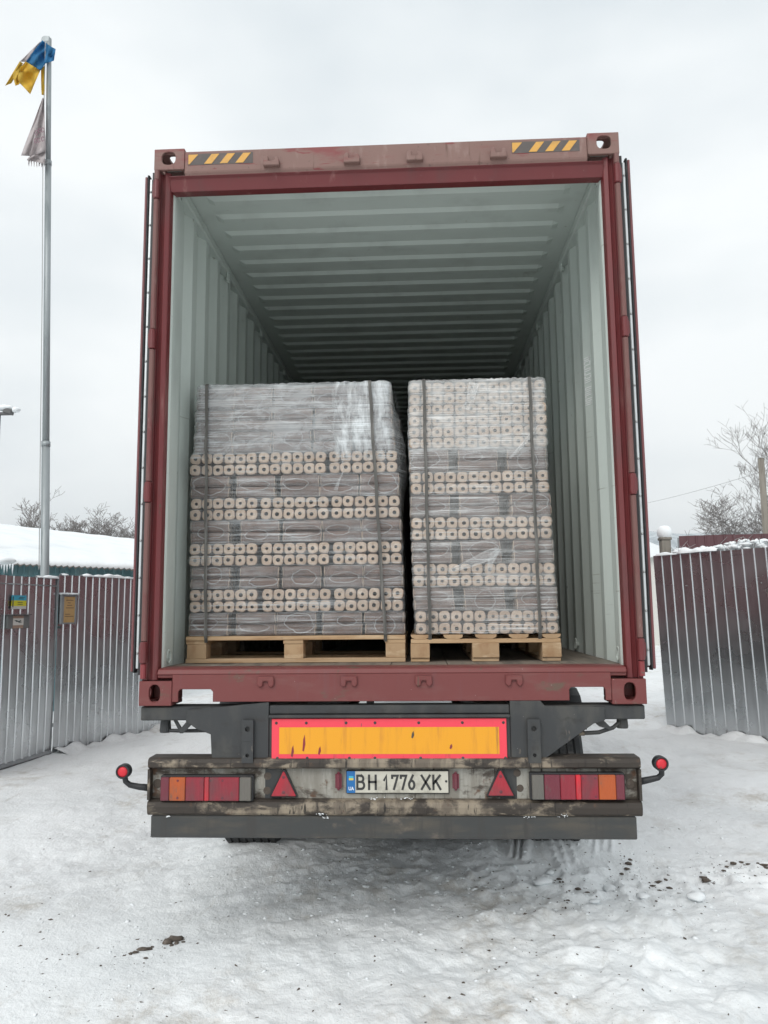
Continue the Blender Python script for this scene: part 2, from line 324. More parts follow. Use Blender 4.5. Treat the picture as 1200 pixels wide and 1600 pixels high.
# stretch film
def film(name, lo, hi, col, tilt=0.0, ztop=9.0, extra=0.0, patch=None, fine=0.5):
    t = NT(name); t.set('Base Color', (*col, 1)); t.set('Roughness', 0.35); t.set('Specular IOR Level', 0.6)
    a = t.ramp(t.noise((2.2, 2.2, 60), 6, 0.7), 0.46, 0.64)
    b = t.ramp(t.noise((1.3, 1.3, 260), 3, 0.6, 0, 3), 0.53, 0.63)
    c = t.ramp(t.noise((0.8, 0.8, 120), 3, 0.6, 0, 7), 0.60, 0.66)
    w = t.ramp(t.noise((4, 4, 5), 4, 0.6, 0.8, 6), 0.35, 0.68)
    f = t.math('ADD', t.math('MULTIPLY', a, 0.40), t.math('MULTIPLY', b, fine))
    f = t.math('MULTIPLY', f, t.math('ADD', t.math('MULTIPLY', w, 0.8), 0.35))
    f = t.math('ADD', f, t.math('MULTIPLY', c, 0.35))
    al = t.math('ADD', t.math('MULTIPLY', f, hi-lo), lo)
    if ztop < 9:
        zz = t.sep()[2]
        zz = t.math('ADD', zz, t.math('MULTIPLY', t.math('SUBTRACT', t.noise((2.5, 2.5, 2.5), 3, 0.5, 0, 8), 0.5), 0.16))
        k = t.ramp(zz, ztop-0.03, ztop+0.03)
        wr = t.ramp(t.noise((7, 7, 16), 6, 0.65, 1.2, 2), 0.38, 0.66)
        al = t.math('ADD', al, t.math('MULTIPLY', k, t.math('ADD', extra*0.5, t.math('MULTIPLY', wr, extra*0.7))))
    if patch:
        x = t.sep()[0]; z = t.sep()[2]
        k = t.math('MULTIPLY', t.math('MULTIPLY', t.ramp(x, patch[0]-.02, patch[0]+.02), t.ramp(x, patch[1]+.02, patch[1]-.02)), t.math('MULTIPLY', t.ramp(z, patch[2]-.04, patch[2]+.04), 1.0))
        al = t.math('ADD', al, t.math('MULTIPLY', k, t.ramp(t.noise((26, 26, 8), 6, 0.7, 0.5, 5), 0.38, 0.66, 0.05, 0.42)))
    al = t.math('MINIMUM', al, 0.95)
    t.bump(t.noise((7, 7, 55), 5, 0.6, 0.5, 1), 0.45, 0.01)
    tr = t.n.new('ShaderNodeBsdfTransparent'); mxs = t.n.new('ShaderNodeMixShader')
    t.l.new(al, mxs.inputs[0]); t.l.new(tr.outputs[0], mxs.inputs[1]); t.l.new(t.b.outputs[0], mxs.inputs[2]); t.l.new(mxs.outputs[0], t.out.inputs['Surface'])
    return t.m
M['film_left'] = film('stretch_film_thin', 0.06, 0.60, (0.72, 0.76, 0.78), ztop=2.50, extra=0.24, patch=(-0.30, 0.0, 2.45))
M['film_right'] = film('stretch_film_thick', 0.11, 0.76, (0.84, 0.86, 0.86), ztop=2.48, extra=0.22)
M['film_pack'] = film('pack_film', 0.06, 0.38, (0.58, 0.56, 0.55))
M['film_rim'] = film('pack_film_rim', 0.35, 0.8, (0.62, 0.64, 0.65))
M['film_tail'] = film('film_tail', 0.22, 0.75, (0.74, 0.77, 0.78))
M['film_dark'] = film('loose_film', 0.10, 0.40, (0.40, 0.43, 0.45))

# snow
def snow_ground():
    t = NT('trodden_snow')
    c = (0.83, 0.855, 0.865)
    c = t.mix(t.ramp(t.noise((0.9, 0.5, 1), 5, 0.6, 0.3), 0.42, 0.72), c, (0.70, 0.725, 0.735))
    c = t.mix(t.math('MULTIPLY', t.ramp(t.noise((6, 2.2, 3), 6, 0.7, 0.6, 15), 0.57, 0.74), 0.5), c, (0.50, 0.49, 0.465))
    c = t.mix(t.ramp(t.noise((3.2, 1.7, 2), 6, 0.65, 0.4, 5), 0.52, 0.74), c, (0.70, 0.72, 0.72))
    st = t.math('MULTIPLY', t.ramp(t.noise((1.2, 0.8, 1), 5, 0.6, 0, 11), 0.47, 0.66), t.ramp(t.noise((7, 6, 5), 6, 0.7, 0, 2), 0.40, 0.68))
    c = t.mix(t.math('MULTIPLY', st, 0.8), c, (0.46, 0.43, 0.38))
    sp = t.math('MULTIPLY', t.ramp(t.noise((1.6, 1.1, 1), 4, 0.6, 0, 21), 0.48, 0.66), t.ramp(t.noise((42, 34, 30), 4, 0.6, 0, 2), 0.66, 0.72))
    c = t.mix(sp, c, (0.16, 0.14, 0.125))
    t.set('Base Color', c); t.set('Roughness', 0.62); t.set('Specular IOR Level', 0.35)
    h = t.math('ADD', t.math('MULTIPLY', t.noise((9, 7, 9), 6, 0.7), 1.0), t.math('MULTIPLY', t.noise((46, 38, 40), 5, 0.65, 0, 3), 0.35))
    t.bump(h, 0.6, 0.035)
    return t.m
M['snow_ground'] = snow_ground()
M['snow'] = pmat('clean_snow', (0.83, 0.86, 0.875), 0.65, layers=[((0.76, 0.80, 0.82), (2, 2, 2), 0.45, 0.7)], bump=(14, 0.3, 0.02))
M['mud'] = pmat('frozen_mud', (0.085, 0.068, 0.055), 0.85, layers=[((0.15, 0.125, 0.105), (30, 30, 30), 0.5, 0.7)], bump=(90, 0.5, 0.006))
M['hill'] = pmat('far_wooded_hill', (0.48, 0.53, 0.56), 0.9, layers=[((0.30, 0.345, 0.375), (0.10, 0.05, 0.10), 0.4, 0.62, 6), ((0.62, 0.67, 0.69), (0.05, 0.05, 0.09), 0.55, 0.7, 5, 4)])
M['paper_orange'] = pmat('notice_paper', (0.52, 0.34, 0.15), 0.7, layers=[((0.44, 0.28, 0.12), (20, 20, 12), 0.45, 0.7)])
M['frame_grey'] = pmat('board_frame_grey', (0.26, 0.28, 0.29), 0.5, layers=[((0.20, 0.21, 0.22), (12, 12, 12), 0.45, 0.7)])
M['ink'] = pmat('faded_ink', (0.20, 0.13, 0.07), 0.8)
M['ink_dark'] = pmat('dark_ink', (0.05, 0.07, 0.07), 0.7)
M['sign_blue'] = pmat('sign_blue', (0.06, 0.40, 0.55), 0.45); M['sign_yellow'] = pmat('sign_yellow', (0.66, 0.62, 0.03), 0.45); M['sign_white'] = pmat('sign_white', (0.62, 0.62, 0.58), 0.5); M['sign_brown'] = pmat('sign_brown', (0.36, 0.25, 0.19), 0.6)
M['slot_grey'] = pmat('letter_slot_grey', (0.16, 0.17, 0.17), 0.5)
M['ice'] = pmat('ice', (0.70, 0.75, 0.78), 0.15)
M['glass_lamp'] = pmat('lamp_housing', (0.10, 0.10, 0.10), 0.5)

# ------------------------------------------------------------------ ground
_tab = np.random.RandomState(3).rand(257, 257)
_tab[256] = _tab[0]; _tab[:, 256] = _tab[:, 0]
def vn(x, y, s=0):
    x = x+s*17.31; y = y+s*9.77
    xi = np.floor(x).astype(int); yi = np.floor(y).astype(int); fx = x-xi; fy = y-yi
    fx = fx*fx*fx*(fx*(fx*6-15)+10); fy = fy*fy*fy*(fy*(fy*6-15)+10); xi &= 255; yi &= 255
    a = _tab[xi, yi]; b = _tab[xi+1, yi]; c = _tab[xi, yi+1]; d = _tab[xi+1, yi+1]
    return (a*(1-fx)+b*fx)*(1-fy)+(c*(1-fx)+d*fx)*fy-0.5
def sstep(a, b, x):
    t = np.clip((x-a)/(b-a), 0, 1); return t*t*(3-2*t)
def _tr(l, w, amp, bead=0): return [(*ground_at(a, b)[:2], *ground_at(c, d)[:2], w, amp, bead) for a, b, c, d in l]
TREAD = _tr([(807, 1313, 798, 1353), (816, 1313, 808, 1357), (831, 1311, 817, 1358), (837, 1316, 823, 1358)], 0.013, 0.022)+_tr([(811, 1313, 803, 1355), (824, 1312, 812, 1357)], 0.012, -0.018)+_tr([(851, 1312, 872, 1367), (862, 1312, 888, 1370), (876, 1312, 902, 1365)], 0.012, 0.016, 9)+_tr([(923, 1311, 922, 1341), (934, 1311, 930, 1353), (945, 1311, 945, 1341), (957, 1311, 956, 1350)], 0.012, 0.014)+_tr([(928, 1311, 926, 1345), (939, 1311, 937, 1348), (951, 1311, 950, 1345)], 0.012, -0.012)
def snow_h(x, y):
    soft = (0.22+0.75*sstep(-0.25, 0.35, vn(x*0.7+3, y*0.7, 17)))*(0.75+0.5*sstep(-0.6, 0.9, x))
    h = 0.05*vn(x*0.9, y*0.9, 1)+(0.018+0.012*sstep(-0.6, 0.9, x))*vn(x*2.6, y*2.3, 2)+soft*(0.034*vn(x*6, y*5, 3)+0.018*vn(x*14, y*11, 4)+0.010*vn(x*31, y*27, 14))
    # churned, lumpy snow right of and behind the right wheels, and a ragged line across
    lump = np.exp(-(((x-1.0)/0.75)**2+((y-0.95)/0.42)**2))+0.8*np.exp(-(((x-2.1)/0.9)**2+((y-1.2)/0.3)**2))+0.75*np.exp(-(((x+0.05)/0.75)**2+((y-1.35)/0.75)**2))+0.45*np.exp(-(((x-1.6)/1.2)**2+((y-0.1)/0.5)**2))
    b = 0.5-np.abs(vn(x*7, y*7, 5))*2
    h = h+lump*(0.035*b+0.028*vn(x*14, y*13, 6)+0.014*vn(x*30, y*28, 7))
    # drag marks on the left
    u = x*0.88+y*0.47; w = -x*0.47+y*0.88
    left = np.exp(-(((x+1.0)/0.9)**2+((y-1.2)/0.8)**2))
    h = h+left*(0.022*vn(u*1.4, w*11, 8)+0.010*vn(u*3, w*26, 9))
    # tread prints pressed into smoother snow behind the right wheels
    k = sstep(0.58, 0.68, x)*(1-sstep(1.5, 1.62, x))*sstep(1.15, 1.38, y)*(1-sstep(2.6, 3.2, y))
    h = h*(1-0.8*k)-0.008*k+k*0.006*vn(x*9, y*7, 25)
    near = (x > 0.4) & (x < 1.8) & (y > 0.9) & (y < 3.0)
    if near.any():
        xx, yy = x[near], y[near]; add = np.zeros_like(xx)
        for (x0, y0, x1, y1, w, amp, bead) in TREAD:
            dx, dy = x1-x0, y1-y0; t = np.clip(((xx-x0)*dx+(yy-y0)*dy)/(dx*dx+dy*dy), 0, 1)
            d = np.hypot(xx-x0-t*dx, yy-y0-t*dy); q = np.exp(-(d/w)**2)
            add += amp*q*(1 if not bead else 0.35+0.65*(np.sin(t*bead*2*math.pi) > 0))
        h = h.copy(); h[near] += add
    # a packed run under the trailer and towards the gates
    h = h+0.05*sstep(2.4, 3.4, x)*sstep(1.5, 3.5, y)*(0.6+vn(x*1.3, y*1.3, 11))
    h = h+0.078*np.exp(-(((x+1.0)/0.5)**2+((y-1.7)/0.38)**2))+0.132*np.exp(-(((x-1.0)/0.6)**2+((y-1.7)/0.45)**2))
    far = sstep(16, 60, np.hypot(x, y)); h = h*(1-far)
    return h
def build_ground():
    def axis(lo, hi, step, flo, fhi, grow=1.12):
        a = list(np.arange(lo, hi+1e-6, step)); d = step; q = hi
        while q < fhi: d *= grow; q += d; a.append(q)
        d = step; q = lo; pre = []
        while q > flo: d *= grow; q -= d; pre.append(q)
        return np.array(pre[::-1]+a)
    xs = axis(-2.6, 2.9, 0.0125, -900, 900); ys = axis(-0.9, 3.2, 0.0125, -60, 1500, 1.09)
    X, Y = np.meshgrid(xs, ys); Z = snow_h(X, Y)
    nx, ny = len(xs), len(ys)
    co = np.stack([X, Y, Z], -1).reshape(-1, 3)
    idx = np.arange(nx*ny).reshape(ny, nx)
    q = np.stack([idx[:-1, :-1], idx[:-1, 1:], idx[1:, 1:], idx[1:, :-1]], -1).reshape(-1)
    me = bpy.data.meshes.new('ground'); n = len(q)//4
    me.vertices.add(len(co)); me.vertices.foreach_set('co', co.ravel())
    me.loops.add(len(q)); me.loops.foreach_set('vertex_index', q)
    me.polygons.add(n); me.polygons.foreach_set('loop_start', np.arange(n)*4); me.polygons.foreach_set('loop_total', np.full(n, 4))
    me.polygons.foreach_set('use_smooth', np.ones(n, bool))
    me.update(calc_edges=True); me.materials.append(M['snow_ground'])
    o = bpy.data.objects.new('ground', me); COL.objects.link(o); tag(o, 'trodden grey white snow on the yard', 'snow', kind='structure')
build_ground()
def gh(x, y): return float(snow_h(np.array([float(x)]), np.array([float(y)]))[0])

def build_hill():
    P = []
    for i in range(60):
        row = []
        for j in range(14):
            x = -700+i*30; t = j/13
            h = (20+52*min(1, max(0, (x-60)/160))+18*vn(np.array([i*0.11]), np.array([2.0]), 12)[0]+14*vn(np.array([i*0.37]), np.array([5.0]), 13)[0])
            row.append((x, 620+180*t, max(0, h*math.sin(t*math.pi/2))+(3.0*rng.random() if j > 1 else -1)))
        P.append(row)
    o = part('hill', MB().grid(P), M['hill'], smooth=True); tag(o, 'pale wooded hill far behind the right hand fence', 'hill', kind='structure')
build_hill()

# ------------------------------------------------------------------ shipping container
ZB = 1.17
FLOOR = ZB+0.172
box = thing('shipping_container', (0, 6.0, ZB), 'open maroon shipping container with grey corrugated inside on the trailer', 'container')
CL = 12.19

def casting(sx, top, rear):
    mb = MB(); W = 1.219; w, d, h = 0.162, 0.178, 0.118; t = 0.020
    z0 = ZB+2.896-h if top else ZB; z1 = z0+h
    xo = sx*W; xi = sx*(W-w); xa, xb = min(xo, xi), max(xo, xi)
    y0, y1 = (0.0, d) if rear else (CL-d, CL)
    cx = (xa+xb)/2-sx*(-0.004); cz = (z0+z1)/2+(0.006 if top else 0.0)
    yf, yb = (y0, y0+t) if rear else (y1-t, y1)
    mb.holed(xa, xb, z0, z1, cx, cz, 0.037 if top else 0.0275, 0.036 if top else 0.042, 1, yf, yb)
    ys0, ys1 = (y0+t, y1) if rear else (y0, y1-t)
    xs = (xo-sx*t, xo); mb.holed(ys0, ys1, z0, z1, (y0+y1)/2, cz, 0.040, 0.028, 0, min(xs), max(xs))
    zt = (z1-t, z1) if top else (z0, z0+t)
    xin = (min(xi, xo-sx*t), max(xi, xo-sx*t))
    mb.holed(xin[0], xin[1], ys0, ys1, (xin[0]+xin[1])/2, (ys0+ys1)/2, 0.034, 0.055, 2, *zt)
    zo = (z0, z1-t) if top else (z0+t, z1)
    xq = (xi, xi+sx*t); mb.box(min(xq), max(xq), ys0, ys1, *zo)
    xr = (xi+sx*t, xo-sx*t); yq = (y1-t, y1) if rear else (y0, y0+t)
    mb.box(min(xr), max(xr), *yq, *zo)
    part('corner_casting', mb, M['red_faded'] if top else M['red_sill'], box, bevel=0.004)
for sx in (-1, 1):
    for top in (0, 1):
        for rear in (1, 0): casting(sx, top, rear)

# side walls (corrugated, inner face grey, outer face maroon)
def wall_profile(y0, y1):
    pts = [(y0, 0.0)]; y = 0.361; p = 0.278
    pts.append((y, 0.0))
    while y+p < y1-0.1:
        pts += [(y+0.068, 0.036), (y+0.068+0.070, 0.036), (y+0.206, 0.0), (y+p, 0.0)]; y += p
    pts.append((y1, 0.0)); return pts
WP = wall_profile(0.09, CL-0.09)
for sx in (-1, 1):
    mb = MB()
    z0, z1 = FLOOR-0.01, ZB+2.80
    inn = [[(sx*(1.172+o), y, z) for (y, o) in WP] for z in (z0, z1)]
    out = [[(sx*(1.172+o+0.003), y, z) for (y, o) in WP] for z in (z0, z1)]
    mb.grid(inn, 0); mb.grid(out, 1)
    part('side_wall', mb, [M['inner'], M['side_red']], box, recalc=False)
    # top and bottom side rails
    mb = MB(); mb.box(*sorted((sx*1.150, sx*1.211)), 0.18, CL-0.18, ZB+2.795, ZB+2.857, 0)
    part('top_side_rail', mb, M['inner'], box, bevel=0.008)
    mb = MB(); mb.box(*sorted((sx*1.176, sx*1.216)), 0.18, CL-0.18, ZB+0.02, FLOOR-0.012)
    part('bottom_side_rail', mb, M['side_red'], box, bevel=0.006)
# roof
mb = MB(); RP = [(0.10, 0.0)]; y = 0.215
while y+0.209 < CL-0.15:
    RP += [(y, 0.0), (y+0.030, -0.016), (y+0.075, -0.016), (y+0.105, 0.0)]; y += 0.209
RP.append((CL-0.1, 0.0))
def roof_row(x, k, up): return [(x, yy, ZB+2.858+dz*k+up) for (yy, dz) in RP]
cols = [(-1.205, 0), (-1.06, 0), (-1.02, 1), (-0.5, 1), (0, 1), (0.5, 1), (1.02, 1), (1.06, 0), (1.205, 0)]
mb.grid([roof_row(x, k, 0) for x, k in cols], 0); mb.grid([roof_row(x, k, 0.003) for x, k in cols], 1)
part('roof_panel', mb, [M['inner'], M['side_red']], box, recalc=False)
# floor boards run lengthwise
for k in range(8):
    x0 = -1.165+k*2.33/8; mb = MB().box(x0+0.002, x0+2.33/8-0.002, 0.16, CL-0.1, FLOOR-0.028, FLOOR+(0.001 if k % 2 else 0))
    part('floor_board', mb, M['plywood'], box)
mb = MB(); mb.box(-1.17, 1.17, CL-0.10, CL-0.06, FLOOR-0.03, ZB+2.86); part('front_wall', mb, M['inner'], box)
# rear posts: jamb flange, groove, hinge bar
for sx in (-1, 1):
    prof = [(1.134, 0.07), (1.139, 0.035), (1.163, 0.022), (1.168, 0.040), (1.188, 0.044), (1.190, 0.020), (1.213, 0.020), (1.213, 0.16), (1.165, 0.16), (1.165, 0.09), (1.134, 0.09)]
    mb = MB().prism([(sx*a, b) for a, b in prof], 2, ZB+0.118, ZB+2.778)
    part('corner_post', mb, M['red_deep'], box, bevel=0.003)
    mb = MB().prism([(sx*a, b) for a, b in [(1.1715, 0.075), (1.1715, 0.14), (1.132, 0.14), (1.128, 0.092), (1.133, 0.0725)]], 2, FLOOR+0.002, ZB+2.70)
    part('inner_post_face', mb, M['inner'], box)
    hz = (3.84, 3.02, 2.222, 1.425)
    for z in hz:
        mb = MB(); mb.tube([(sx*1.2035, 0.003, z-0.052), (sx*1.2035, 0.003, z+0.052)], 0.017, 12)
        mb.box(*sorted((sx*1.190, sx*1.224)), 0.004, 0.035, z-0.049, z+0.049)
        part('hinge_lug', mb, M['red_deep'], box, bevel=0.004)
    zs = [3.95]+[v for z in hz for v in (z+0.055, z-0.055)]+[1.30]
    for a, b in zip(zs[0::2], zs[1::2]):
        mb = MB().prism([(sx*u, w) for u, w in [(1.190, 0.018), (1.190, 0.002), (1.197, -0.006), (1.211, -0.006), (1.217, 0.002), (1.217, 0.018)]], 2, b, a)
        part('hinge_channel', mb, M['red_channel'] if a > 1.6 else M['red'], box, bevel=0.002)
# header and sill
mb = MB().prism([(0.0, 4.047), (0.0, 3.930), (0.012, 3.912), (0.030, 3.905), (0.050, 3.852), (0.10, 3.852), (0.11, 4.047)], 0, -1.056, 1.056)
part('door_header', mb, M['red_faded'], box, bevel=0.005)
mb = MB().prism([(0.0125, 3.918), (0.030, 3.9085), (0.0495, 3.8495), (0.1005, 3.8495), (0.10, 3.846), (0.046, 3.846), (0.025, 3.904), (0.008, 3.915)], 0, -1.140, 1.140)
part('door_header_underside', mb, M['red_deep'], box, bevel=0.002)
mb = MB()
sill = [(-1.056, 1.188), (-1.026, 1.188), (-1.026, 1.236), (-1.016, 1.248), (-0.866, 1.248), (-0.855, 1.236), (-0.855, 1.188), (0.858, 1.188), (0.858, 1.238), (0.868, 1.250), (1.018, 1.250), (1.028, 1.238), (1.028, 1.188), (1.056, 1.188), (1.056, 1.318), (-1.056, 1.318)]
mb.prism(sill, 1, 0.004, 0.016); part('door_sill', mb, M['red_sill'], box, bevel=0.002)
mb = MB().prism([(0.004, 1.3185), (0.020, 1.343), (0.050, 1.348), (0.159, 1.348), (0.159, 1.30), (0.018, 1.30), (0.018, 1.3185)], 0, -1.134, 1.134)
part('sill_ramp', mb, M['red_sill'], box, bevel=0.004)
for sx, xa in ((-1, -0.94), (1, 0.943)):       # channel walls behind the fork notches
    mb = MB().box(xa-0.088, xa+0.088, 0.02, 0.14, 1.2515, 1.2995); part('notch_lintel', mb, M['chassis'], box)
# locking cam keepers
for x in (-0.588, -0.165, 0.163, 0.596):
    mb = MB(); z = 3.963
    mb.prism([(x-0.042, z-0.028), (x-0.042, z+0.010), (x-0.030, z+0.030), (x-0.016, z+0.026), (x-0.014, z-0.002), (x+0.014, z-0.002), (x+0.016, z+0.018), (x+0.032, z+0.022), (x+0.042, z+0.006), (x+0.042, z-0.028)], 1, -0.030, 0.004)
    part('cam_keeper', mb, M['red_faded'], box, bevel=0.004)
for x in (-0.596, -0.192, 0.168, 0.598):
    mb = MB(); z = 1.281
    mb.prism([(x-0.040, z+0.026), (x-0.042, z-0.012), (x-0.028, z-0.026), (x-0.014, z-0.018), (x-0.012, z+0.004), (x+0.012, z+0.004), (x+0.014, z-0.018), (x+0.030, z-0.026), (x+0.042, z-0.010), (x+0.040, z+0.026)], 1, -0.012, 0.008)
    part('cam_keeper', mb, M['red_sill'], box, bevel=0.004)
# hazard stickers
for (x0, x1) in ((-1.036, -0.690), (0.668, 1.016)):
    z0, z1 = 3.972, 4.026
    st = part('hazard_sticker', MB().box(x0, x1, -0.0015, 0.002, z0-0.004, z1+0.004), M['hazard_black'], box)
    n = 4; pitch = (x1-x0-0.01)/n
    for k in range(n):
        a = x0+0.002+k*pitch; h = z1-z0
        poly = [(a, z0), (a+pitch*0.48, z0), (a+pitch*0.48+h*0.75, z1), (a+h*0.75, z1)] if k else [(a, z0), (a+0.006, z0), (a+0.006+h*0.85, z1), (a, z1)]
        if poly[2][0] > x1: continue
        part('yellow_stripe', MB().prism(poly, 1, -0.003, -0.0005), M['hazard_yellow'], st)
# lashing rings along the top and bottom rails
for sx in (-1, 1):
    for z, s in ((ZB+2.775, 1), (FLOOR+0.05, -1)):
        for y in (0.24, 1.34, 2.46, 3.57, 4.68):
            mb = MB(); x = sx*1.157
            mb.tube([(x-sx*0.004+sx*0.0, y+0.028*math.cos(t), z+0.034*math.sin(t)) for t in np.linspace(0.3, 2*math.pi-0.3, 14)], 0.0055, 6)
            mb.box(*sorted((sx*1.150, sx*1.178)), y+0.02, y+0.045, z-0.012, z+0.012)
            part('lashing_ring', mb, M['inner'], box)
# stencilled number on the right wall, worn to bare strokes
mb = MB(); r2 = random.Random(5)
def on_rib(t, z, o): return (1.208-0.036*t-0.884*o, 0.777+0.068*t-0.468*o, z)
def stroke(t0, t1, z0, z1):
    q = [on_rib(t0, z0, .0006), on_rib(t1, z0, .0006), on_rib(t1, z1, .0006), on_rib(t0, z1, .0006)]; p = [on_rib(t0, z0, .0016), on_rib(t1, z0, .0016), on_rib(t1, z1, .0016), on_rib(t0, z1, .0016)]
    mb.add(q+p, [(0, 3, 2, 1), (4, 5, 6, 7), (0, 1, 5, 4), (1, 2, 6, 5), (2, 3, 7, 6), (3, 0, 4, 7)])
for k in range(13):
    zc = 3.125-k*0.0232
    if k == 7: continue
    for q in (0, 1):
        if r2.random() < 0.85: stroke(0.18, 0.92, zc-q*0.0125, zc-q*0.0125+0.0062)
    t_ = 0.80 if k % 3 else 0.18
    stroke(t_, t_+0.13, zc-0.0125, zc+0.006)
    if k in (0, 1, 5, 9, 12): stroke(0.18, 0.30, zc-0.0125, zc+0.006)
part('stencilled_number', mb, M['print_white'], box)

# door leaves, swung right back along the sides
for sx in (-1, 1):
    lf = part('door_leaf', MB().box(*sorted((sx*1.232, sx*1.280)), 0.075, 1.21, 1.335, 3.935), [M['side_red']], box, bevel=0.006)
    def bx(name, x0, x1, y0, y1, z0, z1, mt, bev=0.003): return part(name, MB().box(*sorted((sx*x0, sx*x1)), y0, y1, z0, z1), mt, lf, bevel=bev)
    mb = MB().prism([(sx*a, b) for a, b in [(1.224, 0.080), (1.221, 0.048), (1.227, 0.036), (1.238, 0.036), (1.2415, 0.048), (1.2415, 0.080)]], 2, 1.315, 3.955)
    part('door_gasket', mb, M['rubber'], lf)
    bx('gasket_strip', 1.2420, 1.2560, 0.046, 0.0745, 1.345, 3.925, M['strip'])
    mb = MB().prism([(sx*a, b) for a, b in [(1.2565, 0.0745), (1.2565, 0.048), (1.261, 0.040), (1.2675, 0.044), (1.2690, 0.0745)]], 2, 1.325, 3.945)
    part('door_gasket', mb, M['rubber'], lf)
    bx('door_edge_lip', 1.2695, 1.2825, 0.047, 0.0745, 1.33, 3.94, M['side_red'])
    k = 0; z = 1.42
    while z < 3.92:
        part('rivet', MB().lathe((sx*1.249, 0.046, z), [(0.0001, -0.005), (0.004, -0.004), (0.0065, 0.0)], 1, 10), M['steel'], lf, smooth=True); z += 0.187
    for z in (3.84, 3.02, 2.222, 1.425):
        mb = MB().box(*sorted((sx*1.2245, sx*1.262)), 0.019, 0.030, z-0.034, z+0.034)
        mb2 = MB().box(*sorted((sx*1.215, sx*1.2285)), 0.006, 0.026, z-0.034, z+0.034)
        part('hinge_blade', mb2, M['red_deep'], lf, bevel=0.003)

# ------------------------------------------------------------------ semi-trailer
tr = thing('semi_trailer', (0, 3.0, 0), 'dirty grey container trailer with red tail lights and number plate', 'trailer')
mb = MB().prism([(0.02, 1.164), (0.02, 1.098), (0.14, 1.098), (0.14, 1.164)], 0, -1.214, 1.212)
part('rear_cross_member', mb, M['chassis'], tr, bevel=0.005)
# gusset plates
for sx in (-1, 1):
    pl = [(0.580, 1.185), (0.862, 1.160), (0.862, 1.1635), (0.98, 1.150), (0.985, 1.096), (0.93, 1.06), (0.862, 1.035), (0.855, 0.925), (0.580, 0.925)] if sx < 0 else \
         [(0.575, 1.188), (0.72, 1.188), (0.74, 1.163), (1.02, 1.158), (1.02, 1.096), (0.965, 1.08), (0.74, 0.925), (0.575, 0.925)]
    part('gusset_plate', MB().prism([(sx*a, b) for a, b in pl], 1, 0.002, 0.018), M['chassis'], tr, bevel=0.002)
    x0, x1 = ((-0.705, -0.650) if sx < 0 else (0.652, 0.712))
    xm = (x0+x1)/2
    mb = MB(); mb.holed(x0, x1, 1.005, 1.105, xm, 1.062, 0.0125, 0.0125, 1, -0.020, -0.004, 20, 2)
    mb.holed(x0, x1, 0.905, 1.0045, xm, 0.940, 0.009, 0.009, 1, -0.020, -0.004, 20, 2)
    part('angle_bracket', mb, M['chassis'], tr)
    for (z, r) in ((1.062, 0.0125), (0.940, 0.009)):
        part('bracket_bore', MB().lathe((xm, -0.0035, z), [(r*1.05, 0), (0.0001, 0.001)], 1, 16), M['plate_black'], tr)
# centre rail over the reflective board
part('centre_rail', MB().box(-0.578, 0.573, 0.006, 0.05, 1.128, 1.170), M['chassis'], tr, bevel=0.004)
part('centre_rail_lip', MB().box(-0.579, 0.574, -0.018, 0.045, 1.112, 1.1265), M['chassis'], tr, bevel=0.004)
part('back_plate', MB().box(-0.578, 0.573, 0.010, 0.022, 0.900, 1.1115), M['chassis'], tr)
# reflective marking board
rb = part('reflective_board', MB().box(-0.564, 0.556, -0.004, 0.0095, 0.908, 1.108), M['board_red'], tr, bevel=0.002, label='red bordered yellow reflective marking board')
part('yellow_panel', MB().box(-0.527, 0.520, -0.0055, -0.0035, 0.944, 1.068), M['board_yellow'], rb)
for x in (-0.545, -0.39, -0.20, -0.06, 0.15, 0.34, 0.537):
    for z in (1.088, 0.925):
        part('rivet', MB().lathe((x+rng.uniform(-.01, .01), -0.004, z), [(0.0001, -0.004), (0.0045, -0.003), (0.007, 0)], 1, 10), M['chassis'], rb, smooth=True)
# scrapes in the yellow film
for (x, z, h) in ((-0.41, 0.960, 0.075), (-0.465, 0.935, 0.05), (-0.335, 0.945, 0.035), (0.11, 1.02, 0.03), (0.29, 0.97, 0.02)):
    mb = MB().prism([(x-0.005, z), (x+0.002, z-0.004), (x+0.009, z+h*0.4), (x+0.006, z+h), (x-0.001, z+h*0.7)], 1, -0.0068, -0.005)
    part('scrape', mb, M['lens_red'] if z < 0.99 else M['mud'], rb)
# light bar: channel with lips
LB = [(-0.010, 0.921), (-0.014, 0.905), (-0.012, 0.883), (0.004, 0.876), (0.032, 0.874), (0.032, 0.733), (0.010, 0.730), (-0.008, 0.722), (-0.012, 0.700), (-0.008, 0.672), (0.002, 0.661), (0.10, 0.661), (0.10, 0.927), (0.004, 0.927)]
part('light_bar', MB().prism(LB[:4]+[(0.006, 0.8745), (0.10, 0.8745), (0.10, 0.927), (0.004, 0.927)], 0, -1.160, 1.172), M['lip_dirty'], tr, bevel=0.002, label='grimy top lip of the light bar')
part('light_bar_lip', MB().prism([(0.031, 0.7325), (0.010, 0.730), (-0.008, 0.722), (-0.012, 0.700), (-0.008, 0.672), (0.002, 0.661), (0.10, 0.661), (0.10, 0.7325)], 0, -1.160, 1.172), M['lip_dirty'], tr, bevel=0.002)
part('light_bar_web', MB().box(-1.154, 1.166, 0.032, 0.098, 0.7328, 0.8742), M['dirty_white'], tr)
for x in (-1.160, 1.160): part('light_bar_end', MB().box(x, x+0.012, -0.012, 0.031, 0.733, 0.874), M['lip_dirty'], tr)
part('underrun_bar', MB().box(-1.143, 1.144, 0.0, 0.11, 0.557, 0.6595), M['bumper'], tr, bevel=0.005)
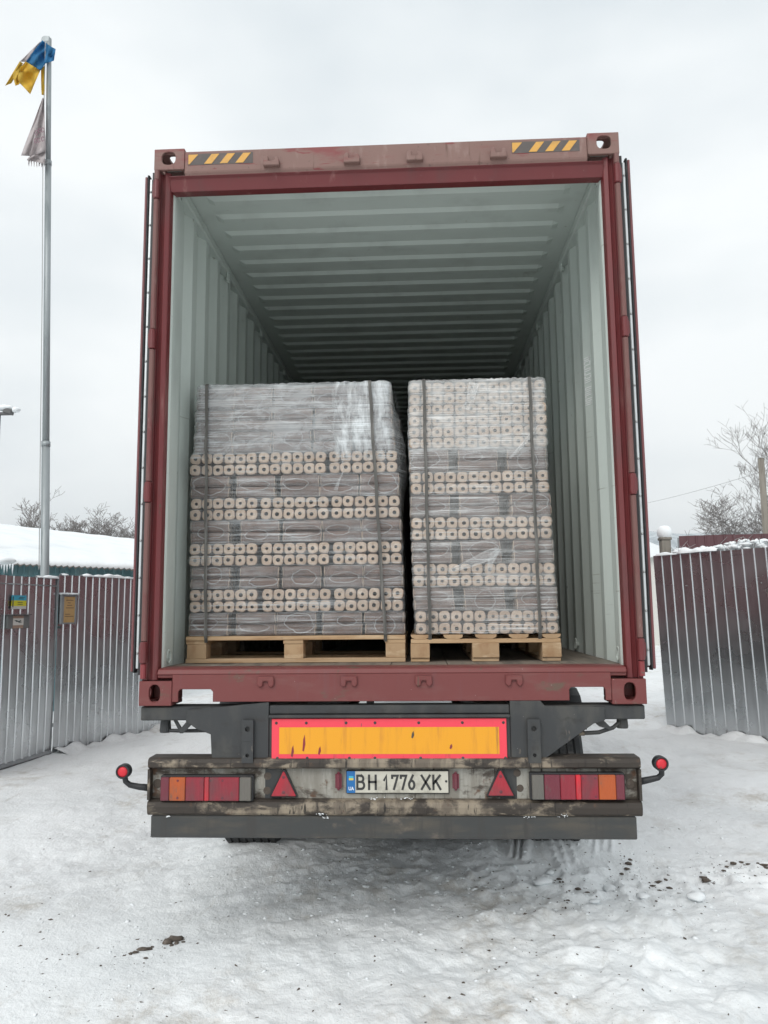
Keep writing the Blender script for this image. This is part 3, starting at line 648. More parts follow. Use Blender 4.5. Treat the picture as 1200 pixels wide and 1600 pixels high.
# tail lights
def tail(x0, x1, z0, z1, segs, label):
    t = part('tail_light', MB().box(x0, x1, -0.012, 0.031, z0, z1), M['black_plastic'], tr, bevel=0.004, label=label)
    a = x0+0.006
    tot = sum(w for w, _ in segs); W = x1-x0-0.012
    for w, mt in segs:
        b = a+w/tot*W
        part('lens', MB().box(a+0.0008, b-0.0008, -0.030, -0.0125, z0+0.006, z1-0.006), M[mt], t, bevel=0.003)
        a = b
    for k in range(3):
        for z in (z0+0.02, z1-0.02):
            xx = x0+(x1-x0)*(0.2, 0.55, 0.68)[k]
            if k == 1 and z < 0.78: continue
            part('screw', MB().lathe((xx, -0.030, z), [(0.0001, -0.0015), (0.005, -0.001), (0.006, 0.0)], 1, 10), M['lens_dark'], t)
tail(-1.097, -0.649, 0.727, 0.846, [(14, 'lens_dark'), (26, 'lens_orange'), (30, 'lens_red'), (8, 'lens_bright'), (48, 'lens_red'), (19, 'lens_clear')], 'left tail light with an orange segment near its outer end')
tail(0.657, 1.096, 0.736, 0.858, [(20, 'lens_clear'), (26, 'lens_dark'), (25, 'lens_red'), (9, 'lens_bright'), (28, 'lens_red'), (28, 'lens_orange'), (14, 'lens_dark')], 'right tail light with a pale segment at its inner end')
# triangular reflectors
for cx, z0 in ((-0.506, 0.744), (0.522, 0.748)):
    h = 0.128; w = 0.068
    t = part('triangle_reflector', MB().prism([(cx-w, z0-0.002), (cx+w, z0-0.002), (cx+0.006, z0+h), (cx-0.006, z0+h)], 1, 0.008, 0.0315), M['black_plastic'], tr, bevel=0.003)
    part('lens', MB().prism([(cx-w*0.88, z0+0.004), (cx+w*0.88, z0+0.004), (cx+0.003, z0+h-0.011), (cx-0.003, z0+h-0.011)], 1, 0.001, 0.0078), M['tri'], t, bevel=0.002)
    for z in (z0+0.022, z0+0.092): part('screw', MB().lathe((cx, 0.001, z), [(0.0001, -0.002), (0.006, -0.001), (0.008, 0.0)], 1, 10), M['lens_dark'], t)
# spare mounting holes in the light bar
for x, z, r in ((-0.588, 0.835, 0.019), (-0.590, 0.768, 0.019), (0.603, 0.85, 0.018), (0.615, 0.78, 0.017), (-1.125, 0.80, 0.022), (1.13, 0.80, 0.022)):
    part('mounting_hole', MB().lathe((x, 0.0312, z), [(r, 0), (r*0.9, -0.002), (0.0001, -0.0022)], 1, 16), M['mud'], tr)
for x in (-0.245, 0.312):
    part('plate_lamp', MB().box(x-0.0155, x+0.0155, 0.008, 0.0315, 0.772, 0.858), M['lens_dark'], tr, bevel=0.010, seg=3)
# number plate
px0, px1, pz0, pz1 = -0.209, 0.281, 0.757, 0.866
npl = part('number_plate', MB().box(px0, px1, 0.016, 0.031, pz0, pz1), M['plate_black'], tr, bevel=0.004, label='Ukrainian number plate BH 1776 XK')
part('plate_face', MB().box(px0+0.004, px1-0.004, 0.0135, 0.0158, pz0+0.005, pz1-0.005), M['plate_white'], npl, bevel=0.001)
part('country_band', MB().box(px0+0.0035, px0+0.044, 0.0122, 0.0134, pz0+0.0045, pz1-0.0045), M['plate_blue'], npl)
part('band_flag', MB().box(px0+0.014, px0+0.036, 0.0112, 0.0121, pz1-0.036, pz1-0.027), M['sign_blue'], npl)
part('band_flag', MB().box(px0+0.014, px0+0.036, 0.0112, 0.0121, pz1-0.046, pz1-0.0365), M['plate_yellow'], npl)
def text(s, x0, x1, z0, z1, y, mt, parent, name='characters', bold=0.0):
    cu = bpy.data.curves.new(name, 'FONT'); cu.body = s; cu.size = 1; cu.extrude = 0.003; cu.offset = bold; cu.resolution_u = 4
    o = bpy.data.objects.new(name, cu); COL.objects.link(o)
    me = bpy.data.meshes.new_from_object(o); bpy.data.objects.remove(o)
    co = np.array([v.co[:] for v in me.vertices]); lo, hi = co.min(0), co.max(0)
    off = ORIG[parent]
    for v in me.vertices:
        a = (v.co.x-lo[0])/(hi[0]-lo[0]); b = (v.co.y-lo[1])/(hi[1]-lo[1]); c = (v.co.z-lo[2])/(hi[2]-lo[2])
        v.co = (x0+a*(x1-x0)-off[0], y-0.0012*c-off[1], z0+b*(z1-z0)-off[2])
    me.materials.clear(); me.materials.append(mt)
    o = bpy.data.objects.new(name, me); COL.objects.link(o); o.parent = parent; return o
def arc(cx, cy, rx, ry, a0, a1, n=9): return [(cx+rx*math.cos(rad(a0+(a1-a0)*k/n)), cy+ry*math.sin(rad(a0+(a1-a0)*k/n))) for k in range(n+1)]
GLYPH = {'B': [[(0, 0), (0, 1), (.55, 1)]+arc(.55, .765, .33, .235, 90, -90)+[(0, .53)], [(.55, .53)]+arc(.58, .265, .42, .265, 90, -90)+[(0, 0)]],
         'H': [[(0, 0), (0, 1)], [(1, 0), (1, 1)], [(0, .52), (1, .52)]], '1': [[(.15, .68), (.72, 1), (.72, 0)]], '7': [[(0, .84), (0, 1), (1, 1), (.32, 0)]],
         '6': [[(.72, 1), (.16, .52)]+arc(.5, .31, .5, .31, 155, 155+360, 22)], 'X': [[(0, 0), (1, 1)], [(0, 1), (1, 0)]], 'K': [[(0, 0), (0, 1)], [(.95, 1), (.05, .42)], [(.35, .60), (1, 0)]]}
def glyph(ch, x0, x1, z0, z1, y, lw, mt, parent):
    """one number-plate character drawn as strokes of even width"""
    mb = MB()
    for st in GLYPH[ch]:
        pts = [Vector((x0+lw/2+(x1-x0-lw)*u, z0+lw/2+(z1-z0-lw)*v)) for u, v in st]; n = len(pts); lft, rgt = [], []
        for i in range(n):
            d0 = (pts[i]-pts[i-1]).normalized() if i else (pts[1]-pts[0]).normalized(); d1 = (pts[i+1]-pts[i]).normalized() if i < n-1 else d0
            t_ = (d0+d1); t_ = t_.normalized() if t_.length > 1e-4 else d0; nn = Vector((-t_.y, t_.x)); k = min(1.6, 1/max(0.4, nn.dot(Vector((-d0.y, d0.x)))))
            e = Vector((0, 0)); 
            if i == 0: e = -d0*lw*0.5
            if i == n-1: e = d0*lw*0.5
            lft.append(pts[i]+nn*lw/2*k+e); rgt.append(pts[i]-nn*lw/2*k+e)
        for i in range(n-1): mb.prism([tuple(q) for q in (lft[i], lft[i+1], rgt[i+1], rgt[i])], 1, y-0.0010-0.00005*i, y)
    part('character', mb, mt, parent)
for ch, a_, b_ in (('B', -.160, -.117), ('H', -.104, -.062), ('1', -.034, -.006), ('7', .006, .043), ('7', .047, .083), ('6', .086, .121), ('X', .146, .194), ('K', .201, .244)):
    glyph(ch, a_, b_, 0.775, 0.846, 0.0134, 0.0105, M['plate_black'], npl)
text('UA', px0+0.013, px0+0.038, 0.774, 0.790, 0.0121, M['print_white'], npl, bold=0.012)
for x in (px1-0.014,): part('screw', MB().lathe((x, 0.0135, 0.815), [(0.0001, -0.003), (0.005, -0.002), (0.006, 0)], 1, 10), M['plate_black'], npl)
# side marker lamps on rubber arms
for sx, c, arm in ((-1, (-1.277, -0.02, 0.866), [(-1.277, -0.005, 0.856), (-1.272, 0.005, 0.815), (-1.255, 0.015, 0.797), (-1.21, 0.02, 0.787), (-1.155, 0.02, 0.782)]),
                   (1, (1.262, -0.02, 0.902), [(1.268, -0.005, 0.892), (1.270, 0.005, 0.850), (1.255, 0.015, 0.832), (1.215, 0.02, 0.822), (1.165, 0.02, 0.812)])):
    r = part('marker_lamp', MB().tube(arm, [0.014, 0.013, 0.0135, 0.015, 0.017], 12), M['rubber'], tr, smooth=True)
    mb = MB().lathe(c, [(0.0001, 0.04), (0.030, 0.038), (0.034, 0.03), (0.034, -0.006), (0.031, -0.012), (0.026, -0.012), (0.025, -0.004)], 1, 24)
    part('lamp_cup', mb, M['rubber'], r, smooth=True)
    part('lens', MB().lathe((c[0], c[1], c[2]), [(0.0001, -0.014), (0.012, -0.013), (0.021, -0.010), (0.0255, -0.004)], 1, 24), M['lens_bright'], r, smooth=True)
# twist-lock handles under the cross member
for sx, P in ((-1, [(-1.112, 1.097), (-1.112, 1.032)]), (1, [(1.120, 1.097), (1.120, 1.048)])):
    x = P[0][0]
    t = part('twist_lock', MB().lathe((x, 0.09, P[1][1]), [(0.0001, 0), (0.026, 0.0), (0.028, 0.01), (0.024, 0.064), (0.0001, 0.064)], 2, 16), M['chassis'], tr, bevel=0)
    if sx < 0:
        part('handle', MB().tube([(-1.10, 0.085, 1.042), (-1.03, 0.08, 1.040), (-0.905, 0.07, 1.043)], 0.009, 8), M['chassis'], t)
        part('linkage', MB().prism([(-1.062, 1.097), (-1.045, 1.097), (-1.012, 1.045), (-1.022, 1.036), (-1.03, 1.042)], 1, 0.05, 0.06), M['chassis'], t)
        part('linkage', MB().prism([(-1.022, 1.036), (-1.006, 1.036), (-0.945, 1.097), (-0.985, 1.097), (-1.02, 1.055)], 1, 0.03, 0.042), M['chassis'], t)
    else:
        part('handle', MB().tube([(1.115, 0.08, 1.085), (1.07, 0.07, 1.052), (1.00, 0.06, 1.032), (0.93, 0.05, 1.030)], 0.010, 8), M['chassis'], t)
        part('linkage', MB().prism([(0.985, 1.097), (1.015, 1.097), (1.060, 1.052), (1.050, 1.046), (1.000, 1.062), (0.985, 1.075)], 1, 0.045, 0.056), M['chassis'], t)
        part('handle_tip', MB().tube([(0.905, 0.05, 1.030), (0.93, 0.05, 1.030)], 0.012, 8), M['lip_dirty'], t)
# main beams, cross members, axles, wheels
for sx in (-1, 1):
    part('chassis_beam', MB().prism([(sx*0.42, 1.16), (sx*0.58, 1.16), (sx*0.58, 1.145), (sx*0.507, 1.145), (sx*0.507, 0.80), (sx*0.58, 0.80), (sx*0.58, 0.785), (sx*0.42, 0.785), (sx*0.42, 0.80), (sx*0.493, 0.80), (sx*0.493, 1.145), (sx*0.42, 1.145)], 1, 0.15, 11.6), M['chassis'], tr)
    part('bar_hanger', MB().box(*sorted((sx*0.52, sx*0.60)), 0.03, 0.15, 0.62, 1.09), M['chassis'], tr)
for y in (3.2, 5.4, 7.6, 9.8, 11.9): part('cross_member', MB().box(-1.2, 1.2, y, y+0.12, 1.095, 1.16), M['chassis'], tr)
def tyre_mesh():
    prof = [(0.29, -0.16), (0.33, -0.185), (0.44, -0.195), (0.505, -0.185), (0.525, -0.165)]
    for k in range(7):
        a = -0.15+k*0.05
        prof += [(0.532, a-0.018), (0.532, a+0.016), (0.522, a+0.019), (0.522, a+0.029)] if k < 6 else [(0.532, a-0.018)]
    prof += [(0.525, 0.165), (0.505, 0.185), (0.44, 0.195), (0.33, 0.185), (0.29, 0.16)]
    return MB().lathe((0, 0, 0), prof, 0, 40).mesh('tyre', M['tyre'], smooth=False)
def rim_mesh():
    return MB().lathe((0, 0, 0), [(0.29, -0.16), (0.285, -0.12), (0.26, -0.10), (0.25, 0.06), (0.14, 0.09), (0.12, 0.14), (0.0001, 0.15)], 0, 28).mesh('rim', M['steel'], smooth=True)
TYM, RIM = tyre_mesh(), rim_mesh()
for y in (1.9, 3.21, 4.52):
    part('axle', MB().tube([(-1.0, y, 0.53), (1.0, y, 0.53)], 0.075, 12), M['chassis'], tr)
    for sx in (-1, 1):
        w = inst('wheel', RIM, tr, (sx*1.005, y, 0.524), (0, 0, 0 if sx > 0 else math.pi))
        t = bpy.data.objects.new('tyre', TYM); COL.objects.link(t); t.parent = w; ORIG[t] = ORIG[tr]
    for sx in (-1, 1):
        pts = [(y+0.62*math.cos(t), 0.53+0.62*math.sin(t)) for t in np.linspace(0.25, math.pi-0.55, 12)]
        pts2 = [(y+0.605*math.cos(t), 0.53+0.605*math.sin(t)) for t in np.linspace(math.pi-0.55, 0.25, 12)]
        part('mudguard', MB().prism([(a, min(b, 1.08)) for a, b in pts]+[(a, min(b, 1.065)) for a, b in pts2], 0, sx*1.005-0.205, sx*1.005+0.205), M['rubber'], tr)
for sx in (-1, 1):  # side gear added to darken what the fences reflect below the container
    for z in (0.45, 0.66, 0.87): part('added_side_guard', MB().box(sx*1.20-0.015, sx*1.20+0.015, 5.3, 9.3, z, z+0.13), M['chassis'], tr, bevel=0.004)
    for y in (5.5, 7.3, 9.1): part('added_guard_bracket', MB().box(sx*1.16-0.02, sx*1.16+0.02, y, y+0.06, 0.45, 1.10), M['chassis'], tr)
    part('added_tool_box', MB().box(*sorted((sx*0.62, sx*1.13)), 5.6, 6.5, 0.50, 1.05), M['chassis'], tr, bevel=0.01)
# landing legs at the far end
for sx in (-1, 1):
    part('landing_leg', MB().box(sx*0.72-0.06, sx*0.72+0.06, 9.4, 9.52, 0.0, 1.09), M['chassis'], tr)

# ------------------------------------------------------------------ pallets
YF = 0.44
def pal_left():
    x0 = -1.127; t = thing('pallet', (x0+0.6, YF+0.4, FLOOR+0.002), 'wide wooden pallet with long boards under the left stack', 'pallet', 'wooden pallets')
    z = FLOOR+0.002
    def b(n, xa, xb, ya, yb, za, zb, mt='wood'):
        part(n, MB().box(xa+rng.uniform(-.002, .002), xb+rng.uniform(-.002, .002), ya+rng.uniform(-.003, .003), yb, za, zb), M[mt], t, bevel=0.002)
    for yy, w in ((0, 0.1), (0.3275, 0.145), (0.7, 0.1)):
        b('bottom_board', x0, x0+1.2, YF+yy, YF+yy+w, z, z+0.022)
        for xx, bw in ((0.0, 0.112), (0.535, 0.112), (1.088, 0.112)):
            b('block', x0+xx+0.006, x0+xx+bw, YF+yy+0.004, YF+yy+w, z+0.0225, z+0.0995, 'block_wood')
    for xx, bw in ((0.0, 0.112), (0.535, 0.112), (1.088, 0.112)):
        b('stringer_board', x0+xx, x0+xx+bw, YF+0.002, YF+0.8, z+0.100, z+0.1205, 'block_wood')
    for yy, w in ((0, 0.145), (0.185, 0.1), (0.3275, 0.145), (0.515, 0.1), (0.655, 0.145)):
        b('deck_board', x0, x0+1.2, YF+yy-0.002, YF+yy+w, z+0.121, z+0.143)
def pal_right():
    x0 = 0.102; t = thing('pallet', (x0+0.4, YF+0.6, FLOOR+0.002), 'narrow end of a wooden pallet with three thick blocks under the right stack', 'pallet', 'wooden pallets')
    z = FLOOR+0.002; y0 = YF-0.01
    def b(n, xa, xb, ya, yb, za, zb, mt='wood', bev=0.002):
        part(n, MB().box(xa+rng.uniform(-.002, .002), xb+rng.uniform(-.002, .002), ya+rng.uniform(-.003, .003), yb, za, zb), M[mt], t, bevel=bev)
    for xx, w in ((0, 0.1), (0.3275, 0.145), (0.7, 0.1)):
        b('bottom_board', x0+xx, x0+xx+w, y0+0.01, y0+1.2, z, z+0.020)
        for yy in (0.0, 0.535, 1.055):
            b('block', x0+xx, x0+xx+w, y0+yy, y0+yy+0.145, z+0.0205, z+0.0975, 'block_wood')
    for yy in (0.0, 0.535, 1.055): b('stringer_board', x0, x0+0.8, y0+yy-0.002, y0+yy+0.145, z+0.098, z+0.120)
    for xx, w in ((0, 0.10), (0.175, 0.105), (0.345, 0.115), (0.525, 0.105), (0.70, 0.10)):
        xa = x0+xx
        mb = MB().prism([(xa, z+0.143), (xa+0.004, z+0.130), (xa+w*0.22, z+0.1205), (xa+w*0.8, z+0.1205), (xa+w-0.003, z+0.129), (xa+w, z+0.143)], 1, y0-0.001, y0+1.2)
        part('deck_board', mb, M['block_wood'], t)
pal_left(); pal_right()

# ------------------------------------------------------------------ briquettes, packs
LH = 0.1275; BR = LH/2; ZP = FLOOR+0.002+0.1435
BLEN = 0.215
def briq_mesh(seed=0):
    R = random.Random(seed); ph = [R.uniform(0, 6.28) for _ in range(4)]; hs = R.uniform(0.28, 0.38); ox, oz = R.uniform(-.06, .06), R.uniform(-.06, .06)
    """a pressed briquette lying along y: rounded octagon with a bore"""
    mb = MB(); n = 16; a = BR*0.499
    def ring(r, y, p):
        out = []
        for k in range(n):
            t = 2*math.pi*(k+0.5)/n; c, s = math.cos(t), math.sin(t)
            q = (abs(c)**p+abs(s)**p)**(-1/p)*(1+0.022*math.sin(3*t+ph[0])+0.018*math.sin(5*t+ph[1])-0.03*(math.sin(2*t+ph[2]) > 0.93))
            out.append((r*q*c, y+0.003*math.sin(t+ph[3]), r*q*s))
        return out
    L = BLEN; rings = [ring(a*0.80, 0.0, 3.4), ring(a*0.93, 0.004, 3.5), ring(a, 0.014, 3.5), ring(a, L-0.014, 3.5), ring(a*0.93, L-0.004, 3.5), ring(a*0.80, L, 3.4)]
    vs_ = [q for r in rings for q in r]
    mis = [0, 1, 1, 1, 0]
    mb.v = vs_
    for i in range(5):
        for k in range(n):
            mb.f.append((i*n+k, i*n+(k+1) % n, (i+1)*n+(k+1) % n, (i+1)*n+k)); mb.mi.append(mis[i])
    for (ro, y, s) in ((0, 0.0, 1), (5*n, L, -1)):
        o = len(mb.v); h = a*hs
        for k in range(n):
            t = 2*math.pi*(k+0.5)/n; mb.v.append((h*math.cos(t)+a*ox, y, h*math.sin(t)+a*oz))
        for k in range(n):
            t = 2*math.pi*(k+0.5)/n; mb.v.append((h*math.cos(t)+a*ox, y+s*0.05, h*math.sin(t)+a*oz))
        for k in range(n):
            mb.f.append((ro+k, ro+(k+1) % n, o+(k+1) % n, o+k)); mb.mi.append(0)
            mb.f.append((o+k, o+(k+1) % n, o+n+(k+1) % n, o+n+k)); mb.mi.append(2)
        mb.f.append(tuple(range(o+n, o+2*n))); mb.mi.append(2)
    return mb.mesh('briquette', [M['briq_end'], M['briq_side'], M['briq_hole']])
BMS = [briq_mesh(k) for k in range(7)]
def sleeve_mesh():
    mb = MB(); w, h = BR*6+0.002, BR*2+0.0005
    P = []
    for y in (0.03, BLEN-0.03):
        row = []
        for k in range(25):
            t = 2*math.pi*k/24; c, s = math.cos(t), math.sin(t); p = 14
            q = (abs(c)**p+abs(s)**p)**(-1/p); row.append((w/2*q*c, y, h/2*q*s))
        P.append(row)
    return mb.grid(P).mesh('film', M['film_pack'], smooth=True)
def front_film_mesh(seed):
    """shrink film over the long face of a pack, with its oval opening"""
    r = random.Random(seed); mb = MB(); w, h = BLEN+0.004, LH-0.003
    cu, cw = r.uniform(-0.03, 0.03), r.uniform(-0.022, 0.016); ru, rw = r.uniform(0.045, 0.098), r.uniform(0.020, 0.050); ru = min(ru, w/2-abs(cu)-0.006); rw = min(rw, h/2-abs(cw)-0.007)
    n = 40; ys = lambda z: -0.0025+0.006*abs(math.cos(math.pi*z/LH))**0.0-0.006+0.0
    inn = []; mid = []; out = []
    for k in range(n):
        t = 2*math.pi*k/n; c, s = math.cos(t), math.sin(t)
        wob = 1+0.10*math.sin(2*t+seed*1.3)*(seed % 3 > 0)+0.06*math.sin(3*t+seed)+0.04*math.sin(5*t+2*seed)+0.03*math.sin(9*t+seed); wob = min(wob, 1.06)
        inn.append((cu+ru*wob*c, cw+rw*wob*s)); mid.append((cu+(ru*wob+0.005)*c, cw+(rw*wob+0.005)*s))
        kk = min((w/2-cu)/c if c > 1e-6 else 1e9, (-w/2-cu)/c if c < -1e-6 else 1e9, (h/2-cw)/s if s > 1e-6 else 1e9, (-h/2-cw)/s if s < -1e-6 else 1e9)
        out.append((cu+kk*c, cw+kk*s))
    def P(q, dy): return (q[0], -0.004+dy+0.010*max(0, abs(q[1])/(h/2)-0.75)/0.25+0.004*max(0, 1-abs(q[1])/0.02), q[1])
    mb.add([P(q, 0) for q in mid]+[P(q, 0) for q in out], [(i, (i+1) % n, n+(i+1) % n, n+i) for i in range(n)], 0)
    mb.add([P(q, 0.002) for q in inn]+[P(q, -0.0005) for q in mid], [(i, (i+1) % n, n+(i+1) % n, n+i) for i in range(n)], 1)
    # end tucks
    for s in (-1, 1): mb.add([(s*w/2, -0.001, -h/2), (s*w/2, -0.001, h/2), (s*(w/2+0.003), 0.2, h/2), (s*(w/2+0.003), 0.2, -h/2)], [(0, 1, 2, 3)], 0)
    return mb.mesh('film', [M['film_pack'], M['film_rim']], smooth=False)
SLV = sleeve_mesh(); FF = [front_film_mesh(s) for s in range(19)]
ORD = ['lowest', 'second', 'third', 'fourth', 'fifth', 'sixth', 'seventh', 'eighth', 'ninth', 'tenth', 'topmost']
def pack_end(xc, yf, z, label, group):
    t = thing('briquette_pack', (xc, yf+BLEN/2, z), label, 'briquette pack', group)
    for r in range(2):
        for k in range(6):
            inst('briquette', rng.choice(BMS), t, (xc+(k-2.5)*BR+rng.uniform(-.0015, .0015), yf+rng.uniform(-.006, .008), z+BR*(r+0.5)+rng.uniform(-.001, .001)), (rng.uniform(-.01, .01), rng.choice((0, math.pi/2, math.pi, -math.pi/2))+rng.uniform(-.09, .09), rng.uniform(-.012, .012)))
    inst('film', SLV, t, (xc, yf, z+LH/2))
def pack_side(xc, yf, z, label, group, seed):
    t = thing('briquette_pack', (xc, yf+3*BR, z), label, 'briquette pack', group)
    for r in range(2):
        for k in range(6):
            inst('briquette', rng.choice(BMS), t, (xc+BLEN/2+rng.uniform(-.003, .003), yf+BR*(k+0.5)*1.0+0.002, z+BR*(r+0.5)), (0, rng.choice((0, math.pi/2)), math.pi/2))
    inst('film', FF[(seed*7) % 19], t, (xc, yf, z+LH/2), scale=(1 if seed % 2 else -1, 1, 1))
def place(n, names): return names[n]
# left stack: long faces and bored ends in turn, three long layers on top
GL = 'briquette packs on the left pallet'; GR = 'briquette packs on the right pallet'
L_EDGE = [(-1.115, 0.068), (-1.115, 0.066), (-1.112, 0.062), (-1.122, 0.060), (-1.118, 0.056), (-1.124, 0.052), (-1.122, 0.046), (-1.130, 0.040), (-1.108, 0.022), (-1.104, 0.012), (-1.098, 0.006)]
FIVE = ['leftmost', 'second from left', 'middle', 'second from right', 'rightmost']; THREE = ['leftmost', 'middle', 'rightmost']; TWO = ['left', 'right']
for L in range(11):
    z = ZP+L*LH; xa, xb = L_EDGE[L]
    if L % 2 == 1 and L < 8:
        w = 6*BR; g = [0, rng.uniform(0.004, 0.016), rng.uniform(0.002, 0.010)]; gap = (xb-xa-3*w)
        tot = sum(g); g = [q*gap/tot for q in g]; x = xa
        for k in range(3):
            x += g[k]; pack_end(x+w/2, YF+0.012+rng.uniform(-.006, .006), z, 'pack of tan bored briquette ends, %s in the %s layer, left pallet' % (THREE[k], ORD[L]), GL); x += w
    else:
        gap = xb-xa-5*BLEN; ws = [rng.random()**2+0.05 for _ in range(4)]
        if L < 7: ws[0] += 0.9
        tot = sum(ws); x = xa
        for k in range(5):
            if k: x += ws[k-1]/tot*max(gap, 0)
            elif gap < 0: pass
            pack_side(x+BLEN/2, YF+0.016+rng.uniform(-.004, .004), z, 'brown film wrapped briquette pack seen lengthwise, %s in the %s layer, left pallet' % (FIVE[k], ORD[L]), GL, L*5+k+L); x += BLEN+(gap/4 if gap < 0 else 0)
R_EDGE = [(0.127, 0.897), (0.122, 0.893), (0.119, 0.888), (0.117, 0.884), (0.113, 0.880), (0.112, 0.876), (0.112, 0.872), (0.110, 0.868), (0.106, 0.872), (0.108, 0.872), (0.112, 0.872)]
for L in range(11):
    z = ZP+L*LH; xa, xb = R_EDGE[L]
    if L % 2 == 0 or L > 7:
        w = 6*BR; gap = xb-xa-2*w
        for k in range(2):
            pack_end(xa+w/2+k*(w+gap), YF+0.008+rng.uniform(-.006, .006), z, 'pack of film hazed briquette ends, %s in the %s layer, right pallet' % (TWO[k], ORD[L]), GR)
    else:
        gap = (xb-xa-3*BLEN); s = rng.uniform(0.42, 0.6)
        for k in range(3):
            pack_side(xa+BLEN/2+k*BLEN+(0, gap*s, gap)[k], YF+0.012+rng.uniform(-.004, .004), z, 'film wrapped briquette pack seen lengthwise, %s in the %s layer, right pallet' % (THREE[k], ORD[L]), GR, L*3+k)

# ------------------------------------------------------------------ stretch film round each load
def stretch(name, edges, dep, mat, label, bulge=None):
    """film hugging the load: one band of faces up the front and back along both flanks"""
    t = thing(name, ((edges[0][0]+edges[0][1])/2, YF, ZP-0.01), label, 'stretch film', 'stretch films round the loads')
    r = random.Random(11); P = []
    nz = 11*8; nx = 56
    ztop = ZP+11*LH+0.006
    for i in range(nz+1):
        z = ZP+0.004+(ztop-ZP-0.004)*i/nz; L = min(10, int((z-ZP)/LH)); f = (z-ZP)/LH-L
        xa, xb = edges[L]
        if f < 0.12 and L > 0: k = f/0.12*0.5+0.5; xa = xa*k+edges[L-1][0]*(1-k); xb = xb*k+edges[L-1][1]*(1-k)
        if f > 0.88 and L < 10: k = (1-f)/0.12*0.5+0.5; xa = xa*k+edges[L+1][0]*(1-k); xb = xb*k+edges[L+1][1]*(1-k)
        sc = 0.006*abs(math.sin(math.pi*f*2))-0.004
        xa -= 0.005+sc; xb += 0.005+sc
        row = []
        bl = 0
        if bulge: bl = bulge*max(0, math.sin(min(1, max(0, (z-(ztop-0.75))/0.75))*math.pi))**1.5
        for y in (dep, dep*0.6, 0.14, 0.06):
            row.append((xa-0.002*r.random(), YF+y, z))
        for j in range(nx+1):
            u = j/nx; x = xa+(xb-xa)*u
            e = min(u, 1-u)*(xb-xa)
            yo = YF-0.006+0.030*max(0, 1-e/0.03)**2+0.003*(1-abs(math.sin(math.pi*f*2)))+r.uniform(-.0012, .0012)
            row.append((x, yo, z+r.uniform(-.002, .002)))
        for q, y in enumerate((0.06, 0.14, dep*0.6, dep)):
            row.append((xb+0.002*r.random()+bl*(0.2, 1, 0.7, 0)[q]*(1+0.15*math.sin(z*40)), YF+y, z))
        P.append(row)
    top = [[(q[0]*0.985+t.location.x*0.015, max(q[1], YF+0.004), ztop+0.004+r.uniform(-.003, .006)) for q in P[-1]]]
    back = [[(q[0]*0.6+t.location.x*0.4, YF+dep, ztop+0.004) for q in P[-1]]]
    mb = MB().grid(P+top+back)
    part('film_sheet', mb, mat, t, smooth=True, recalc=False)
    return t
fl = stretch('stretch_film', L_EDGE, 0.78, M['film_left'], 'clear stretch film wound round the left stack, whiter over its top', bulge=0.05)
fr = stretch('stretch_film', R_EDGE, 1.18, M['film_right'], 'milky white stretch film wound round the right stack', bulge=None)
# twisted tails and gathers of film
def ribbon(pts, w, mat, parent, name='film_tail', n=5):
    P = []; r = random.Random(len(pts))
    for i, (q, ww) in enumerate(zip(pts, w)):
        q = Vector(q); d = Vector(pts[min(i+1, len(pts)-1)])-Vector(pts[max(i-1, 0)]); d.y = 0
        s = Vector((d.z, 0, -d.x)).normalized() if d.length > 1e-6 else Vector((1, 0, 0))
        P.append([tuple(q+s*(ww*(k/(n-1)-0.5))+Vector((0, 0.007*math.sin(k*2.3+i*1.1)+r.uniform(-.003, .003), 0))) for k in range(n)])
    part(name, MB().grid(P), mat, parent, smooth=True, recalc=False)
def pw(l, Y=YF-0.014): return [tuple(at(x, y, Y)) for x, y in l]
ribbon(pw([(520, 608), (522, 640), (521, 672), (525, 700), (535, 718), (537, 735), (530, 750), (524, 766)]), [0.02, 0.012, 0.008, 0.010, 0.007, 0.006, 0.012, 0.024], M['film_tail'], fl)
ribbon(pw([(512, 672), (520, 676), (528, 690), (530, 705)]), [0.012, 0.01, 0.008, 0.004], M['film_tail'], fl)
ribbon(pw([(700, 893), (735, 880), (762, 868), (776, 862), (786, 866)], YF-0.018), [0.02, 0.045, 0.06, 0.05, 0.015], M['film_tail'], fr, n=8)
ribbon(pw([(764, 896), (766, 880), (772, 866), (780, 858)], YF-0.02), [0.012, 0.03, 0.04, 0.015], M['film_tail'], fr)
ribbon(pw([(797, 716), (812, 700), (826, 684), (840, 664)], YF-0.018), [0.012, 0.02, 0.02, 0.01], M['film_tail'], fr)
ribbon(pw([(728, 640), (735, 625), (738, 610), (741, 598)], YF-0.016), [0.05, 0.045, 0.05, 0.06], M['film_tail'], fr, n=7)
mbp = MB()
def puff(c, rx, ry, rz, seed, n=14, m2=9):
    r = random.Random(seed); P = []
    for i in range(m2+1):
        t = math.pi*i/m2; P.append([(c[0]+rx*math.sin(t)*math.cos(2*math.pi*j/n)*(1+0.22*math.sin(5*j+i+seed)), c[1]+ry*math.sin(t)*math.sin(2*math.pi*j/n), c[2]+rz*math.cos(t)*(1+0.1*math.sin(3*j))) for j in range(n)]+[])
        P[-1].append(P[-1][0])
    return P
q = at(598, 603, YF+0.10); part('film_bunch', MB().grid(puff(q, 0.045, 0.05, 0.030, 3)), M['film_tail'], fl, smooth=True)
